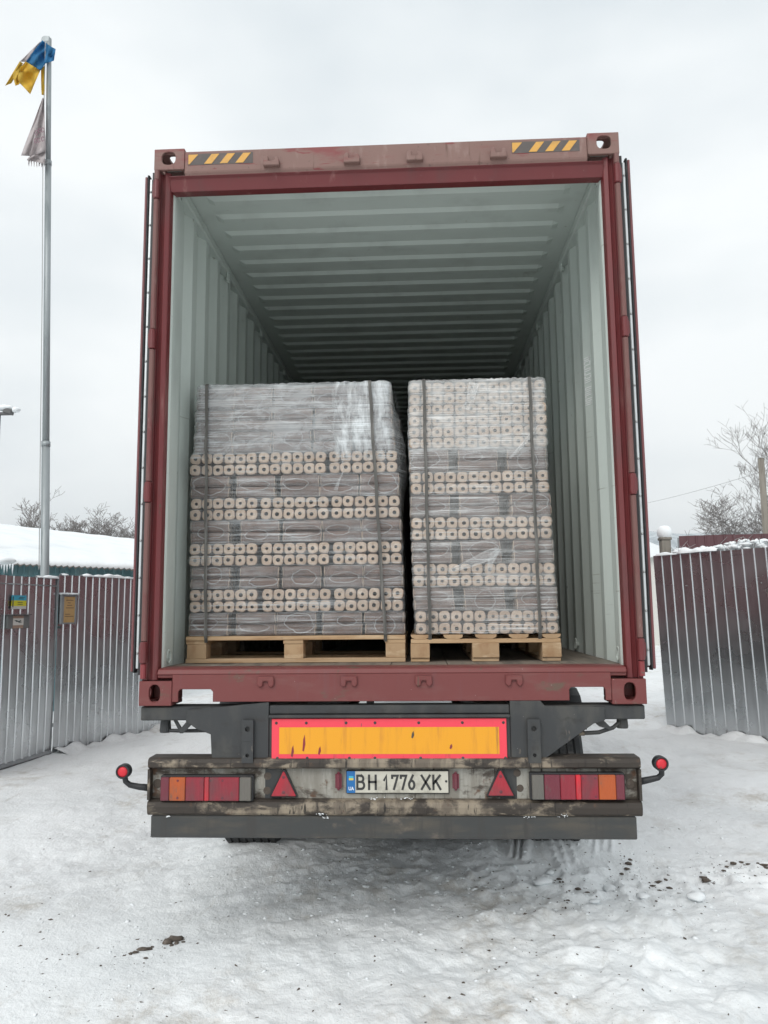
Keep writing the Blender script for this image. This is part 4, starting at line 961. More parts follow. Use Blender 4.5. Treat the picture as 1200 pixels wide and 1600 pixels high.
# loose flap hanging down the right flank of the left stack
P = []
for i in range(13):
    f = i/12; z = 2.86-0.72*f
    P.append([(0.030+0.05*math.sin(f*math.pi)**0.8*(k/4)+0.008*math.sin(9*f+k*2.0)+0.014*f, YF+0.03+0.05*k, z+0.01*math.sin(k*3+i)) for k in range(5)])
part('loose_flap', MB().grid(P), M['film_dark'], fl, smooth=True, recalc=False)

# the rest of the load, deeper in the container
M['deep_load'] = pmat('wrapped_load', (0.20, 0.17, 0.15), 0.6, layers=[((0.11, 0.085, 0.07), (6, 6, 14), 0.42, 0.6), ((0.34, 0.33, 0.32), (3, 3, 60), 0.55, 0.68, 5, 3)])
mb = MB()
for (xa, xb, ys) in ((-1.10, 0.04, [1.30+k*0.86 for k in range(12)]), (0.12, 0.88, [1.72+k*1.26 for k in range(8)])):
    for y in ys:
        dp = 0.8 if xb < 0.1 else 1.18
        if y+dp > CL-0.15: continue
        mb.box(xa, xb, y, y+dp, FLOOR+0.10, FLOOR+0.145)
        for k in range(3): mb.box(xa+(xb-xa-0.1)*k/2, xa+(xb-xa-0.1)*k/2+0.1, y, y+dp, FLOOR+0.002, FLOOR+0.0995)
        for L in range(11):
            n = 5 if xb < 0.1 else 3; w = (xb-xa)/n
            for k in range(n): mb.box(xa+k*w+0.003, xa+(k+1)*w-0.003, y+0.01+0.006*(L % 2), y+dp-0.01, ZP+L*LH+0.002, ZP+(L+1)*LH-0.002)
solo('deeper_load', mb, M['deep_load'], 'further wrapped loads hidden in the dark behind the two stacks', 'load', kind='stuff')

# straps
def strap(p0, p1, xt, label):
    hw = 0.0088; yfr = YF-0.022; dep = 0.8 if p0 < 0.09 else 1.2
    pts = [(p1, YF-0.006, FLOOR+0.112), (p1, yfr, FLOOR+0.150)]
    for k in range(1, 12): f = k/12; pts.append((p1+(p0-p1)*f+0.002*math.sin(k*1.9), yfr+0.004*math.sin(k*2.7), FLOOR+0.150+(ZP+11*LH+0.004-FLOOR-0.150)*f))
    zt = ZP+11*LH+0.012
    pts += [(p0, yfr+0.003, zt-0.012), (p0, yfr+0.014, zt), (p0, YF+dep*0.5, zt+0.002), (p0, YF+dep, zt), (p0, YF+dep+0.012, zt-0.02), (p0, YF+dep+0.012, FLOOR+0.14)]
    mb = MB(); th = 0.0022
    P0 = [[(x-hw, y, z), (x+hw, y, z)] for x, y, z in pts]
    mb.grid(P0)
    o = solo('strapping_band', mb, M['strap'], label, 'strap', 'grey bands round the loads', recalc=False)
    md = o.modifiers.new('thickness', 'SOLIDIFY'); md.thickness = th; md.offset = 0
strap(-1.033, -1.012, 0, 'grey strapping band down the left edge of the left stack')
strap(-0.109, -0.034, 0, 'slanting grey strapping band down the right side of the left stack')
strap(0.194, 0.206, 0, 'grey strapping band down the left side of the right stack')
strap(0.780, 0.791, 0, 'grey strapping band down the right edge of the right stack')

# ------------------------------------------------------------------ fences
def sheet_fence(name, a, b, z0, z1, pitch, rib, depth, mat, label, sheet=0.9, lean=(0, 0), group='sheet metal fences', rails=True, side=1):
    """profiled sheets from a to b (plan points); side: which way the ribs stand out"""
    a, b = Vector((*a, 0)), Vector((*b, 0)); d = (b-a).normalized(); L = (b-a).length
    nrm = Vector((d.y, -d.x, 0))*side
    t = thing(name, (a.x, a.y, z0), label, 'fence', group)
    s = 0.0
    rows = 7
    while s < L-0.05:
        e = min(L, s+sheet); n = int(round((e-s)/pitch)); prof = []
        for k in range(n):
            o = s+k*pitch
            prof += [(o, 0), (o+pitch-rib-2*depth*0.6, 0), (o+pitch-rib-depth*0.6, depth), (o+pitch-depth*0.6, depth)]
        prof.append((s+n*pitch, 0))
        jit = rng.uniform(-.006, .006); P = []
        for i in range(rows):
            f = i/(rows-1); z = z0+(z1-z0)*f+(jit if i == rows-1 else 0)
            wv = 0.004*math.sin(f*5+s*3)
            P.append([tuple(a+d*u+nrm*(w+wv+0.002*(int(s/sheet) % 2))+Vector((lean[0]*f, lean[1]*f, z))) for u, w in prof])
        o_ = part('fence_sheet', MB().grid(P), mat, t, recalc=False)
        md = o_.modifiers.new('thickness', 'SOLIDIFY'); md.thickness = 0.0012
        s += n*pitch
        # screws
        mbs = MB()
        for f in (0.18, 0.82):
            for k in range(0, n, 3):
                q = a+d*(s-n*pitch+k*pitch+pitch*0.3)+nrm*0.004+Vector((lean[0]*f, lean[1]*f, z0+(z1-z0)*f))
                mbs.tube([tuple(q), tuple(q+nrm*0.006)], 0.006, 6)
        if mbs.v: part('screws', mbs, M['steel'], o_)
    if rails:
        for f in (0.16, 0.84):
            q0, q1 = a-nrm*0.03+Vector((lean[0]*f, lean[1]*f, z0+(z1-z0)*f)), b-nrm*0.03+Vector((lean[0]*f, lean[1]*f, z0+(z1-z0)*f))
            part('rail', MB().tube([tuple(q0), tuple(q1)], 0.022, 4), M['frame_grey'], t)
        n = max(1, int(L/2.2))
        for k in range(n+1):
            q = a+d*(L*k/n)-nrm*0.075
            part('post', MB().tube([(q.x, q.y, z0-0.1), (q.x+lean[0], q.y+lean[1], z1-0.03)], 0.03, 4), M['frame_grey'], t)
    return t, d, nrm
lf, dL, nL = sheet_fence('metal_fence', (-4.117, 5.235), (-3.545, 7.27), 0.0, 2.07, 0.125, 0.022, 0.012, M['galv'], 'galvanised ribbed fence running back along the left of the trailer', sheet=1.0, side=1)
# wicket gate nearer the camera, with its frame
wg, dW, nW = sheet_fence('wicket_gate', (-4.125, 5.20), (-4.36, 3.30), 0.06, 2.02, 0.135, 0.022, 0.012, M['galv'], 'galvanised ribbed wicket gate at the left edge with letter slot', sheet=0.95, side=-1, rails=False)
wg['category'] = 'gate'
def onW(u, off, z):
    a = Vector((-4.125, 5.20, 0)); q = a+dW*u+nW*off; return (q.x, q.y, z)
part('gate_frame', MB().tube([onW(0.0, 0.004, 0.02), onW(0.0, 0.004, 2.055)], 0.012, 4), M['frame_grey'], wg)
part('gate_frame', MB().tube([onW(0.0, 0.004, 0.035), onW(1.9, 0.004, 0.035)], 0.03, 4), M['frame_grey'], wg)
part('gate_frame', MB().tube([onW(0.012, 0.004, 1.935), onW(1.9, 0.004, 1.935)], 0.008, 4), M['frame_grey'], wg)
rf, dR, nR = sheet_fence('metal_fence', (3.376, 6.914), (5.02, 4.35), 0.0, 2.31, 0.152, 0.024, 0.014, M['galv'], 'galvanised ribbed fence panel to the right of the trailer', sheet=1.06, lean=(-0.07, 0.0), side=1)
# maroon fence on the slope behind
ma, _, _ = sheet_fence('metal_fence', (5.85, 13.6), (12.0, 12.2), 0.0, 3.17, 0.19, 0.03, 0.016, M['maroon_sheet'], 'maroon ribbed fence showing above the right hand fence', sheet=1.14, side=1)

# things fixed to the left fence
def plate_on(o, u0, u1, z0, z1, off0, off1, fn):
    mb = MB(); A = [fn(u0, off0, z0), fn(u1, off0, z0), fn(u1, off1, z0), fn(u0, off1, z0)]; B = [(q[0], q[1], z1) for q in A]
    return mb.add(A+B, [(0, 3, 2, 1), (4, 5, 6, 7), (0, 1, 5, 4), (1, 2, 6, 5), (2, 3, 7, 6), (3, 0, 4, 7)])
def onF(u, off, z):
    a = Vector((-4.117, 5.235, 0)); q = a+dL*u+nL*off; return (q.x, q.y, z)
def solve_u(fn, px):                      # distance along a fence that shows at photo column px
    best = 0
    for k in range(0, 2000):
        q = np.array(fn(k*0.001, 0.015, 1.7))-CAM; X = 600+FPX*(q@AX_R)/(q@AX_F)
        if abs(X-px) < 0.6: return k*0.001
    return best
u0, u1 = solve_u(onF, 94), solve_u(onF, 118)
nb = thing('notice_board', onF((u0+u1)/2, 0.02, 1.49), 'grey framed notice board with orange paper on the left fence', 'notice board')
bd = part('backing', plate_on(nb, u0, u1, 1.49, 1.83, 0.013, 0.030, onF), M['frame_grey'], nb, bevel=0.003)
uu0, uu1 = u0+(u1-u0)*0.17, u0+(u1-u0)*0.90
pp = part('paper', plate_on(nb, uu0, uu1, 1.508, 1.812, 0.0305, 0.0325, onF), M['paper_orange'], nb)
for (f0, f1, z) in ((0.2, 0.85, 1.765), (0.35, 0.6, 1.735), (0.3, 0.75, 1.705), (0.2, 0.9, 1.675), (0.15, 0.6, 1.60), (0.12, 0.9, 1.575)):
    part('faded_line', plate_on(nb, uu0+(uu1-uu0)*f0, uu0+(uu1-uu0)*f1, z, z+0.009, 0.0327, 0.0332, onF), M['ink'], pp)
for (a, b, z0, z1) in ((u0, uu0, 1.492, 1.828), (uu1, u1, 1.492, 1.828)):
    part('frame', plate_on(nb, a, b, z0, z1, 0.0302, 0.040, onF), M['frame_grey'], nb, bevel=0.002)
part('frame', plate_on(nb, u0, u1, 1.8285, 1.842, 0.012, 0.045, onF), M['frame_grey'], nb)
mb = MB()
for k in range(9):
    f = k/8; c = onF(u0+(u1-u0)*f, 0.030, 1.846); mb.grid(puff(c, 0.024, 0.022, 0.010+0.006*rng.random(), k, 8, 5))
part('snow_cap', mb, M['snow'], nb, smooth=True)
ws = lambda px: solve_u(lambda u, o, z: onW(u, 0.015, z), px)
u0, u1 = ws(40), ws(17)
sg = thing('small_sign', onW((u0+u1)/2, 0.02, 1.62), 'small blue and yellow sign on the wicket gate', 'sign')
part('blue_band', plate_on(sg, u0, u1, 1.760, 1.815, 0.014, 0.018, onW), M['sign_blue'], sg)
part('yellow_band', plate_on(sg, u0, u1, 1.700, 1.7595, 0.014, 0.018, onW), M['sign_yellow'], sg)
part('white_band', plate_on(sg, u0, u1, 1.668, 1.6995, 0.014, 0.018, onW), M['sign_white'], sg)
um = u0+(u1-u0)*0.88
part('dark_figure', plate_on(sg, um, um+(u1-u0)*0.07, 1.69, 1.80, 0.0182, 0.019, onW), M['ink_dark'], sg)
for f, z in ((0.3, 1.79), (0.35, 1.775), (0.4, 1.735), (0.4, 1.715)):
    part('faded_line', plate_on(sg, u0+(u1-u0)*(f-.15), u0+(u1-u0)*(f+.2), z, z+0.006, 0.0182, 0.019, onW), M['ink_dark'], sg)
u0, u1 = ws(43), ws(9)
ls = thing('letter_box', onW((u0+u1)/2, 0.02, 1.44), 'grey letter box with a pale sticker on the wicket gate', 'letter box')
part('body', plate_on(ls, u0, u1, 1.46, 1.60, 0.013, 0.045, onW), M['slot_grey'], ls, bevel=0.004)
part('hood', plate_on(ls, u0-0.01, u1+0.01, 1.601, 1.611, 0.013, 0.065, onW), M['slot_grey'], ls)
a, b = u0+(u1-u0)*0.30, u0+(u1-u0)*0.78
st = part('sticker', plate_on(ls, a, b, 1.463, 1.595, 0.0455, 0.047, onW), M['sign_brown'], ls)
part('sticker_panel', plate_on(ls, a, b, 1.495, 1.568, 0.0472, 0.048, onW), M['sign_white'], st)
mb = MB(); c0 = a+(b-a)*0.2; 
for (f0, f1, z, h) in ((0.2, 0.5, 1.522, 0.008), (0.35, 0.75, 1.531, 0.01), (0.6, 0.85, 1.541, 0.008), (0.25, 0.35, 1.535, 0.012)):
    q = plate_on(ls, a+(b-a)*f0, a+(b-a)*f1, z, z+h, 0.0482, 0.049, onW); mb.add(q.v, q.f)
part('sticker_mark', mb, M['ink_dark'], st)
part('keyhole', MB().tube([onF(solve_u(onF, 95.5), 0.0, 1.455), onF(solve_u(onF, 95.5), 0.02, 1.455)], 0.016, 12), M['ink_dark'], lf)

# snow lying on fence tops
def snow_strip(fn, ua, ub, z, w, h, owner):
    mb = MB(); n = max(8, int(abs(ub-ua)/0.03)); P = []; ph = rng.random()*9
    for i in range(n+1):
        u = ua+(ub-ua)*i/n; e = min(1, min(i, n-i)/3.0)
        hh = h*(0.35+0.65*e)*(0.8+0.35*math.sin(u*9+ph)+0.2*math.sin(u*31+ph)); ww = w*(0.5+0.5*e)*(0.9+0.2*math.sin(u*17))
        P.append([fn(u, ww*math.cos(t), z-0.012+hh*max(0, math.sin(t))**0.8+(0 if 0 < k < 8 else -0.008)) for k, t in enumerate(np.linspace(0, math.pi, 9))])
    part('snow_cap', mb.grid(P), M['snow'], owner, smooth=True)
def onR(u, off, z):
    a_ = Vector((3.376, 6.914, 0)); q = a_+dR*u+nR*off; return (q.x-0.07, q.y, z)
snow_strip(onW, 0.0, 0.42, 2.04, 0.05, 0.032, wg)
snow_strip(onF, 0.02, 0.13, 2.085, 0.045, 0.022, lf)
snow_strip(onF, 0.38, 2.05, 2.085, 0.05, 0.034, lf)
snow_strip(onR, 0.06, 0.42, 2.325, 0.05, 0.035, rf)
snow_strip(onR, 0.42, 1.02, 2.33, 0.08, 0.06, rf)
# ground-level snow ridges along the fences
def ridge(fn, ua, ub, label):
    mb = MB(); P = []; n = int(abs(ub-ua)/0.05)
    for i in range(n+1):
        u = ua+(ub-ua)*i/n; hh = 0.05+0.03*math.sin(u*7)+0.02*math.sin(u*19+1); q = fn(u, 0, 0)
        P.append([(*fn(u, o, 0)[:2], gh(*fn(u, o, 0)[:2])-0.01+hh*k) for o, k in ((0.02, 0.9), (0.05, 1.0), (0.10, 0.8), (0.16, 0.4), (0.24, 0.05), (0.3, -0.3))])
    solo('snow_bank', MB().grid(P), M['snow_ground'], label, 'snow', 'banks of snow at the fence feet', smooth=True, recalc=False)
ridge(onF, 0.0, 2.05, 'low bank of snow along the foot of the left fence')
ridge(lambda u, o, z: tuple(np.array(onR(u, o, z))+np.array((0.07, 0, 0))), -0.05, 2.6, 'low bank of snow along the foot of the right fence')

# ------------------------------------------------------------------ flagpole and flags
FY = 6.5
b0, t0 = at(70, 895, FY), at(77, 47, FY)
dv = (t0-b0)/(t0[2]-b0[2]); foot = b0+dv*(0-b0[2])
def onP(z): q = foot+dv*z; return (q[0], q[1], z)
fp = thing('flagpole', onP(0), 'tall grey stepped flagpole behind the left fence', 'flagpole')
part('lower_tube', MB().tube([onP(0), onP(3.95)], [0.058, 0.054], 16), M['pole_grey'], fp, smooth=True)
part('middle_tube', MB().tube([onP(3.94), onP(8.1)], [0.047, 0.043], 16), M['pole_grey'], fp, smooth=True)
part('upper_tube', MB().tube([onP(8.09), onP(10.05)], [0.036, 0.033], 16), M['pole_grey'], fp, smooth=True)
for z in (3.95, 8.1): part('collar', MB().tube([onP(z-0.05), onP(z+0.02)], 0.060 if z < 5 else 0.049, 16), M['pole_grey'], fp, smooth=True)
pc = onP(10.02); mb = MB()
mb.lathe((pc[0]-0.05, pc[1], pc[2]), [(0.0001, -0.03), (0.06, -0.03), (0.06, -0.015), (0.045, 0), (0.06, 0.015), (0.06, 0.03), (0.0001, 0.03)], 1, 16)
mb.box(pc[0]-0.06, pc[0]+0.01, pc[1]-0.035, pc[1]+0.035, pc[2]-0.03, pc[2]+0.05)
part('pulley', mb, M['pole_grey'], fp)
hx = [tuple(at(x, y, FY-0.08)) for x, y in ((71, 66), (69, 150), (67, 260), (66, 450), (63, 700), (61, 890))]
part('halyard', MB().tube(hx, 0.006, 5), M['rope'], fp)
def patch(corners, nu, nv, amp, seed, Y=FY-0.10):
    """cloth patch: photo-space corner quad (tl, tr, br, bl), rippled in depth"""
    P = []
    for i in range(nv+1):
        v = i/nv; row = []
        for j in range(nu+1):
            u = j/nu
            q = (np.array(corners[0])*(1-u)+np.array(corners[1])*u)*(1-v)+(np.array(corners[3])*(1-u)+np.array(corners[2])*u)*v
            q = q+np.array((0.8*math.sin(v*7+seed), 1.0*math.sin(u*6+seed)))*min(u, 1-u, v, 1-v)*4
            row.append(tuple(at(q[0], q[1], Y+amp*math.sin(u*7+v*4+seed)+amp*0.5*math.sin(v*11-u*3+seed))))
        P.append(row)
    return MB().grid(P)
def cloth_part(name, mb, mat, parent):
    o = part(name, mb, mat, parent, smooth=True, recalc=False); md = o.modifiers.new('thickness', 'SOLIDIFY'); md.thickness = 0.003; return o
fg = thing('flag', tuple(at(66, 150, FY-0.1)), 'blue and yellow flag blowing at the top of the flagpole', 'flag', 'flags on the pole')
cloth_part('blue_field', patch([(40, 96), (66, 63), (87, 78), (63, 110)], 14, 14, 0.07, 1), M['flag_blue'], fg)
cloth_part('blue_field', patch([(69, 100), (74, 70), (87, 77), (84, 95)], 8, 8, 0.04, 3, FY-0.16), M['flag_blue'], fg)
cloth_part('yellow_field', patch([(20, 118), (40, 96), (63, 110), (47, 147)], 14, 14, 0.07, 2), M['flag_yellow'], fg)
cloth_part('yellow_field', patch([(20, 116), (41, 98), (30, 132), (24, 134)], 8, 8, 0.03, 7, FY-0.14), M['flag_yellow'], fg)
cloth_part('yellow_field', patch([(8, 134), (31, 96), (36, 99), (18, 130)], 8, 6, 0.03, 4, FY-0.05), M['flag_yellow'], fg)
cloth_part('pale_fold', patch([(31, 96), (62, 66), (66, 64), (40, 97)], 8, 4, 0.02, 5, FY-0.06), M['flag_grey'], fg)
cloth_part('hoist_edge', patch([(64, 106), (70, 103), (69.5, 149), (65, 148)], 3, 10, 0.02, 6, FY-0.08), M['flag_yellow'], fg)
pn = thing('pennant', tuple(at(60, 255, FY-0.1)), 'torn grey triangular pennant with faded print below the flag', 'pennant', 'flags on the pole')
cloth_part('cloth', patch([(66.5, 153), (69, 153), (71.5, 236), (46, 246)], 10, 16, 0.05, 2), M['flag_grey'], pn)
cloth_part('fold', patch([(66, 154), (68, 154), (50, 244), (33, 243)], 8, 16, 0.04, 5, FY-0.05), M['flag_grey'], pn)
cloth_part('torn_hem', patch([(45, 246), (71.5, 234), (70, 256), (42, 250)], 12, 6, 0.04, 8, FY-0.12), M['flag_grey'], pn)
for k in range(7):
    x = 44+k*4; cloth_part('thread', patch([(x, 249), (x+2.5, 249), (x+1.6, 258+rng.random()*4), (x+1, 258+rng.random()*4)], 2, 4, 0.01, k, FY-0.12), M['flag_grey'], pn)
for (x, y, s) in ((57, 207, 0.3), (62, 204, 0.9), (67, 203, 0.4), (56, 220, 0.2), (61, 219, 0.8), (67, 217, 0.5)):
    c = [tuple(at(x+2.2*math.cos(t), y+3.6*math.sin(t)*(1-s*0.3*(math.cos(t) > 0)), FY-0.20)) for t in np.linspace(0.5, 5.6, 10)]
    part('faded_print', MB().tube(c, 0.006, 4), M['flag_print'], pn)

# ------------------------------------------------------------------ low building with a snow covered roof, left
e0, e1 = at(-60, 877, 7.9), at(225, 889, 9.9); r0, r1 = at(-60, 818, 11.6), at(225, 850, 16.4)
bl = thing('low_building', (float(e0[0]), float(e0[1]), 0), 'low teal shed with a deep snow covered roof behind the left fence', 'shed')
e0, e1, r0, r1 = map(Vector, (e0, e1, r0, r1))
r0.z = r1.z = (r0.z+r1.z)/2 if abs(r0.z-r1.z) < 0.15 else r0.z
r1 = Vector(at(225, 850, 16.4))
n = 90; P = []; S = []; B = []
for i in range(n+1):
    f = i/n; a_ = e0.lerp(e1, f); b_ = r0.lerp(r1, f); w = 0.022*math.sin(f*n*math.pi/1.5)
    P.append([tuple(a_+Vector((0, 0, w))), tuple(a_.lerp(b_, 0.1)+Vector((0, 0, w))), tuple(b_)])
    P[-1] = [tuple(Vector(q)+Vector((0, 0, -0.03))) for q in P[-1]]
o = part('roof', MB().grid(P), M['asbestos'], bl, recalc=False); md = o.modifiers.new('thickness', 'SOLIDIFY'); md.thickness = 0.015
for i in range(n+1):
    f = i/n; a_ = e0.lerp(e1, f); b_ = r0.lerp(r1, f); row = []
    w = 0.014*math.sin(f*n*math.pi/1.5)
    row.append(tuple(a_.lerp(b_, 0.005)+Vector((0, 0, -0.012+w))))
    for k, (s_, h_) in enumerate(((0.004, 0.03), (0.015, 0.075), (0.05, 0.10), (0.2, 0.11), (0.5, 0.115), (0.8, 0.12), (0.97, 0.12), (1.0, 0.08), (1.02, -0.05))):
        row.append(tuple(a_.lerp(b_, s_)+Vector((0, 0, h_+(w*0.7 if k < 1 else 0)+0.006*math.sin(f*37+k)))))
    S.append(row)
part('roof_snow', MB().grid(S), M['snow'], bl, smooth=True, recalc=False)
inset = 0.35; w0 = e0.lerp(r0, 0.05); w1 = e1.lerp(r1, 0.05); d_ = (w1-w0); L_ = d_.length; n = int(L_/0.16); P = []
for z in (0.0, None):
    row = []
    for k in range(n+1):
        for o_, dd in ((0, 0), (0.55, 0), (0.65, 0.02), (0.9, 0.02)):
            f = min(1, (k+o_)/n); q = w0.lerp(w1, f); nn = Vector((d_.y, -d_.x, 0)).normalized()
            row.append((q.x+nn.x*dd, q.y+nn.y*dd, 0.0 if z == 0 else q.z-0.05))
    P.append(row)
part('wall', MB().grid(P), M['teal_sheet'], bl, recalc=False)
for k in range(5):
    q = e0.lerp(e1, 0.20+0.014*k); l = rng.uniform(0.10, 0.2)
    part('icicle', MB().tube([(q.x, q.y-0.02, q.z-0.01), (q.x, q.y-0.02, q.z-l*0.6), (q.x, q.y-0.02, q.z-l)], [0.018, 0.010, 0.001], 6), M['ice'], bl, smooth=True)
# snow mound by the left edge
q = at(4, 876, 7.6); solo('snow_lump', MB().grid(puff(q, 0.17, 0.15, 0.06, 4)), M['snow'], 'rounded lump of snow hanging over the shed eave at the left edge', 'snow', smooth=True)

# street lamp at the left edge
lp0 = at(1, 640, 9.0); lx, ly, lz = map(float, lp0)
lamp = thing('street_lamp', (lx-0.03, ly, 0), 'dark lamp post carrying snow at the left edge', 'street lamp')
part('post', MB().tube([(lx-0.03, ly, 0), (lx-0.03, ly, lz-0.05)], [0.06, 0.035], 12), M['glass_lamp'], lamp, smooth=True)
part('arm', MB().box(lx-0.25, lx+0.20, ly-0.03, ly+0.03, lz-0.10, lz-0.05), M['glass_lamp'], lamp, bevel=0.008)
part('lamp_head', MB().prism([(lx+0.06, lz-0.05), (lx+0.20, lz-0.10), (lx+0.22, lz-0.02), (lx+0.10, lz+0.02)], 1, ly-0.06, ly+0.06), M['glass_lamp'], lamp, bevel=0.006)
mb = MB(); mb.grid(puff((lx+0.06, ly, lz+0.03), 0.16, 0.09, 0.05, 2)); mb.grid(puff((lx+0.27, ly, lz-0.01), 0.07, 0.07, 0.05, 5))
part('snow_cap', mb, M['snow'], lamp, smooth=True)

# ------------------------------------------------------------------ right background
pq = at(1040, 868, 8.2); 
gp = thing('gate_post', (float(pq[0]), float(pq[1]), 0), 'weathered post with a tall round cap of snow behind the right fence', 'post')
x, y, z = map(float, pq); zt = float(at(1040, 842, 8.2)[2])
part('shaft', MB().box(x-0.07, x+0.07, y-0.07, y+0.07, 0, zt-0.02), M['wood_grey'], gp, bevel=0.008)
part('cap', MB().box(x-0.085, x+0.085, y-0.085, y+0.085, zt-0.02, zt+0.02), M['wood_grey'], gp, bevel=0.008)
mb = MB().lathe((x, y, zt+0.02), [(0.085, 0), (0.105, 0.03), (0.11, 0.09), (0.095, 0.14), (0.06, 0.175), (0.0001, 0.185)], 2, 18)
part('snow_cap', mb, M['snow'], gp, smooth=True)
up = at(1197, 830, 15.0); ux, uy, uz = map(float, up); uzt = float(at(1197, 716, 15.0)[2])
ut = thing('utility_pole', (ux, uy, 0), 'grey wooden pole at the right edge by the bare tree', 'pole')
part('shaft', MB().tube([(ux, uy, 0), (ux, uy, uzt)], [0.09, 0.07], 12), M['wood_grey'], ut, smooth=True)
part('cap', MB().tube([(ux, uy, uzt), (ux, uy, uzt+0.03)], [0.08, 0.03], 12), M['steel'], ut, smooth=True)
wa, wb = np.array(at(900, 800, 40)), np.array(at(1197, 735, 15.0))
pts = [tuple(wa*(1-f)+wb*f-np.array((0, 0, 1.0*f*(1-f)))) for f in np.linspace(0, 1, 20)]
solo('overhead_wire', MB().tube(pts, 0.0045, 5), M['wire'], 'thin overhead wire crossing the sky on the right', 'wire')

# bare trees
def grow(mb_trunk, mb_crown, p, d, length, r, depth, R, spread, up, minr):
    p = Vector(p); d = Vector(d).normalized(); n = 6 if depth < 4 else 4; pts = [p.copy()]; rs = [r]; bend = Vector((R.uniform(-1, 1), R.uniform(-1, 1), R.uniform(-.3, .6)))*0.10
    for i in range(n):
        d = (d+bend+Vector((R.uniform(-1, 1), R.uniform(-1, 1), R.uniform(-0.6, 1)*up))*0.13).normalized(); p = p+d*(length/n); pts.append(p.copy()); rs.append(max(minr, r*(1-0.45*(i+1)/n)))
    (mb_trunk if depth == 0 else mb_crown).tube(pts, rs, 6 if depth < 2 else 3, cap=False)
    if depth >= 6 or length < 0.10: return
    k = R.choice((4, 5)) if depth < 3 else R.choice((2, 3, 3))
    for j in range(k):
        i = R.randint(2, n)
        ax = Vector((R.uniform(-1, 1), R.uniform(-1, 1), R.uniform(-0.3, 0.5))).normalized()
        nd = (d*(1-spread)+ax*spread+Vector((0, 0, up*0.22))).normalized()
        grow(mb_trunk, mb_crown, pts[i], nd, length*R.uniform(0.5, 0.78), max(minr, rs[i]*0.6), depth+1, R, spread, up, minr)
def tree(base, h, r, seed, label, lean=(0, 0), spread=0.55, up=0.5, mat='bark', minr=0.008, stems=1, group='bare trees'):
    R = random.Random(seed); t = thing('bare_tree', tuple(map(float, base)), label, 'tree', group)
    a_, b_ = MB(), MB()
    for s in range(stems):
        grow(a_, b_, (base[0], base[1], base[2]-0.1), (lean[0]+R.uniform(-.3, .3)*(stems > 1), lean[1], 1), h*0.38, r, 0, R, spread, up, minr)
    part('trunk', a_, M[mat], t, smooth=True, recalc=False); part('crown', b_, M[mat], t, smooth=True, recalc=False)
def gpt(px, Y): q = at(px, 900, Y); return (float(q[0]), Y, 0.0)
tree(gpt(1262, 21), 10.2, 0.10, 12, 'bare branching tree behind the right fence at the right edge', lean=(-0.10, 0), spread=0.5, up=0.8, minr=0.005, stems=4)
tree(gpt(1245, 23), 6.8, 0.09, 5, 'lower bare tree in front of the hill beside the utility pole', lean=(-0.2, 0), spread=0.6, up=0.45, minr=0.0055, stems=4)
tree(gpt(126, 33), 9.2, 0.14, 3, 'widest bare tree above the snowy roof', lean=(-0.1, 0), spread=0.62, up=0.5, minr=0.0085, stems=4)
tree(gpt(152, 35), 8.4, 0.12, 8, 'bare tree above the snowy roof, just right of the widest', lean=(0.15, 0), spread=0.62, up=0.45, minr=0.0085, stems=4)
tree(gpt(178, 33), 7.4, 0.11, 21, 'low dense bare tree above the roof nearest the container door', spread=0.7, up=0.35, minr=0.0085, stems=5)
tree(gpt(198, 37), 7.6, 0.11, 31, 'bare tree above the roof half hidden by the container door', spread=0.66, up=0.35, minr=0.0085, stems=5)
tree(gpt(102, 36), 7.6, 0.10, 44, 'small bare tree above the roof right of the flagpole', spread=0.6, up=0.5, minr=0.0085, stems=3)
tree(gpt(84, 34), 7.0, 0.06, 51, 'thin bare sapling above the roof beside the flagpole', spread=0.3, up=1.0, minr=0.010)

# snow laden shrubs behind the right fence
def shrub(px, py, Y, w, h, seed, label):
    R = random.Random(seed); q = at(px, py, Y); c = Vector(tuple(map(float, q)))
    t = thing('snowy_shrub', (c.x, c.y, 0), label, 'shrub', 'snow laden shrubs')
    a_, b_ = MB(), MB()
    for k in range(12):
        tip = Vector((c.x+R.uniform(-w, w), c.y+R.uniform(-.15, .15), c.z+R.uniform(-.3, 1)*h)); base = Vector((c.x+R.uniform(-.1, .1), c.y, 0))
        mid = base.lerp(tip, 0.6)+Vector((R.uniform(-.1, .1), 0, 0.1)); a_.tube([tuple(base), tuple(mid), tuple(tip)], [0.012, 0.008, 0.004], 4)
        for j in range(5):
            e = mid.lerp(tip, R.uniform(0.2, 1)); f_ = e+Vector((R.uniform(-.16, .16), R.uniform(-.1, .1), R.uniform(-.02, .14))); a_.tube([tuple(e), tuple(f_)], [0.005, 0.003], 3)
    for k in range(34):
        u = R.uniform(-1, 1); cx = c.x+u*w; hh = h*(1-0.5*u*u)
        b_.grid(puff((cx, c.y+R.uniform(-.12, .12), c.z+R.uniform(-.5, 0.55)*hh), R.uniform(0.02, 0.065), R.uniform(0.03, 0.06), R.uniform(0.015, 0.045), R.randint(0, 99), 8, 6))
    part('twigs', a_, M['bark_frost'], t); part('snow_load', b_, M['snow'], t, smooth=True)
for i, (px, py, w, h, lab) in enumerate(((1062, 856, 0.09, 0.13, 'roundest snow laden shrub next to the snow capped post'), (1080, 855, 0.14, 0.07, 'low snowy shrub, second from the snow capped post'), (1104, 852, 0.16, 0.06, 'low snowy shrub, third from the snow capped post'),
        (1130, 850, 0.16, 0.09, 'snowy shrub, fourth from the snow capped post'), (1158, 845, 0.18, 0.14, 'taller snowy shrub, second from the right edge'), (1188, 844, 0.2, 0.15, 'snowy shrub at the right edge above the fence'))):
    shrub(px, py+8, 7.9-0.25*i, w, h*0.8, 60+i, lab)
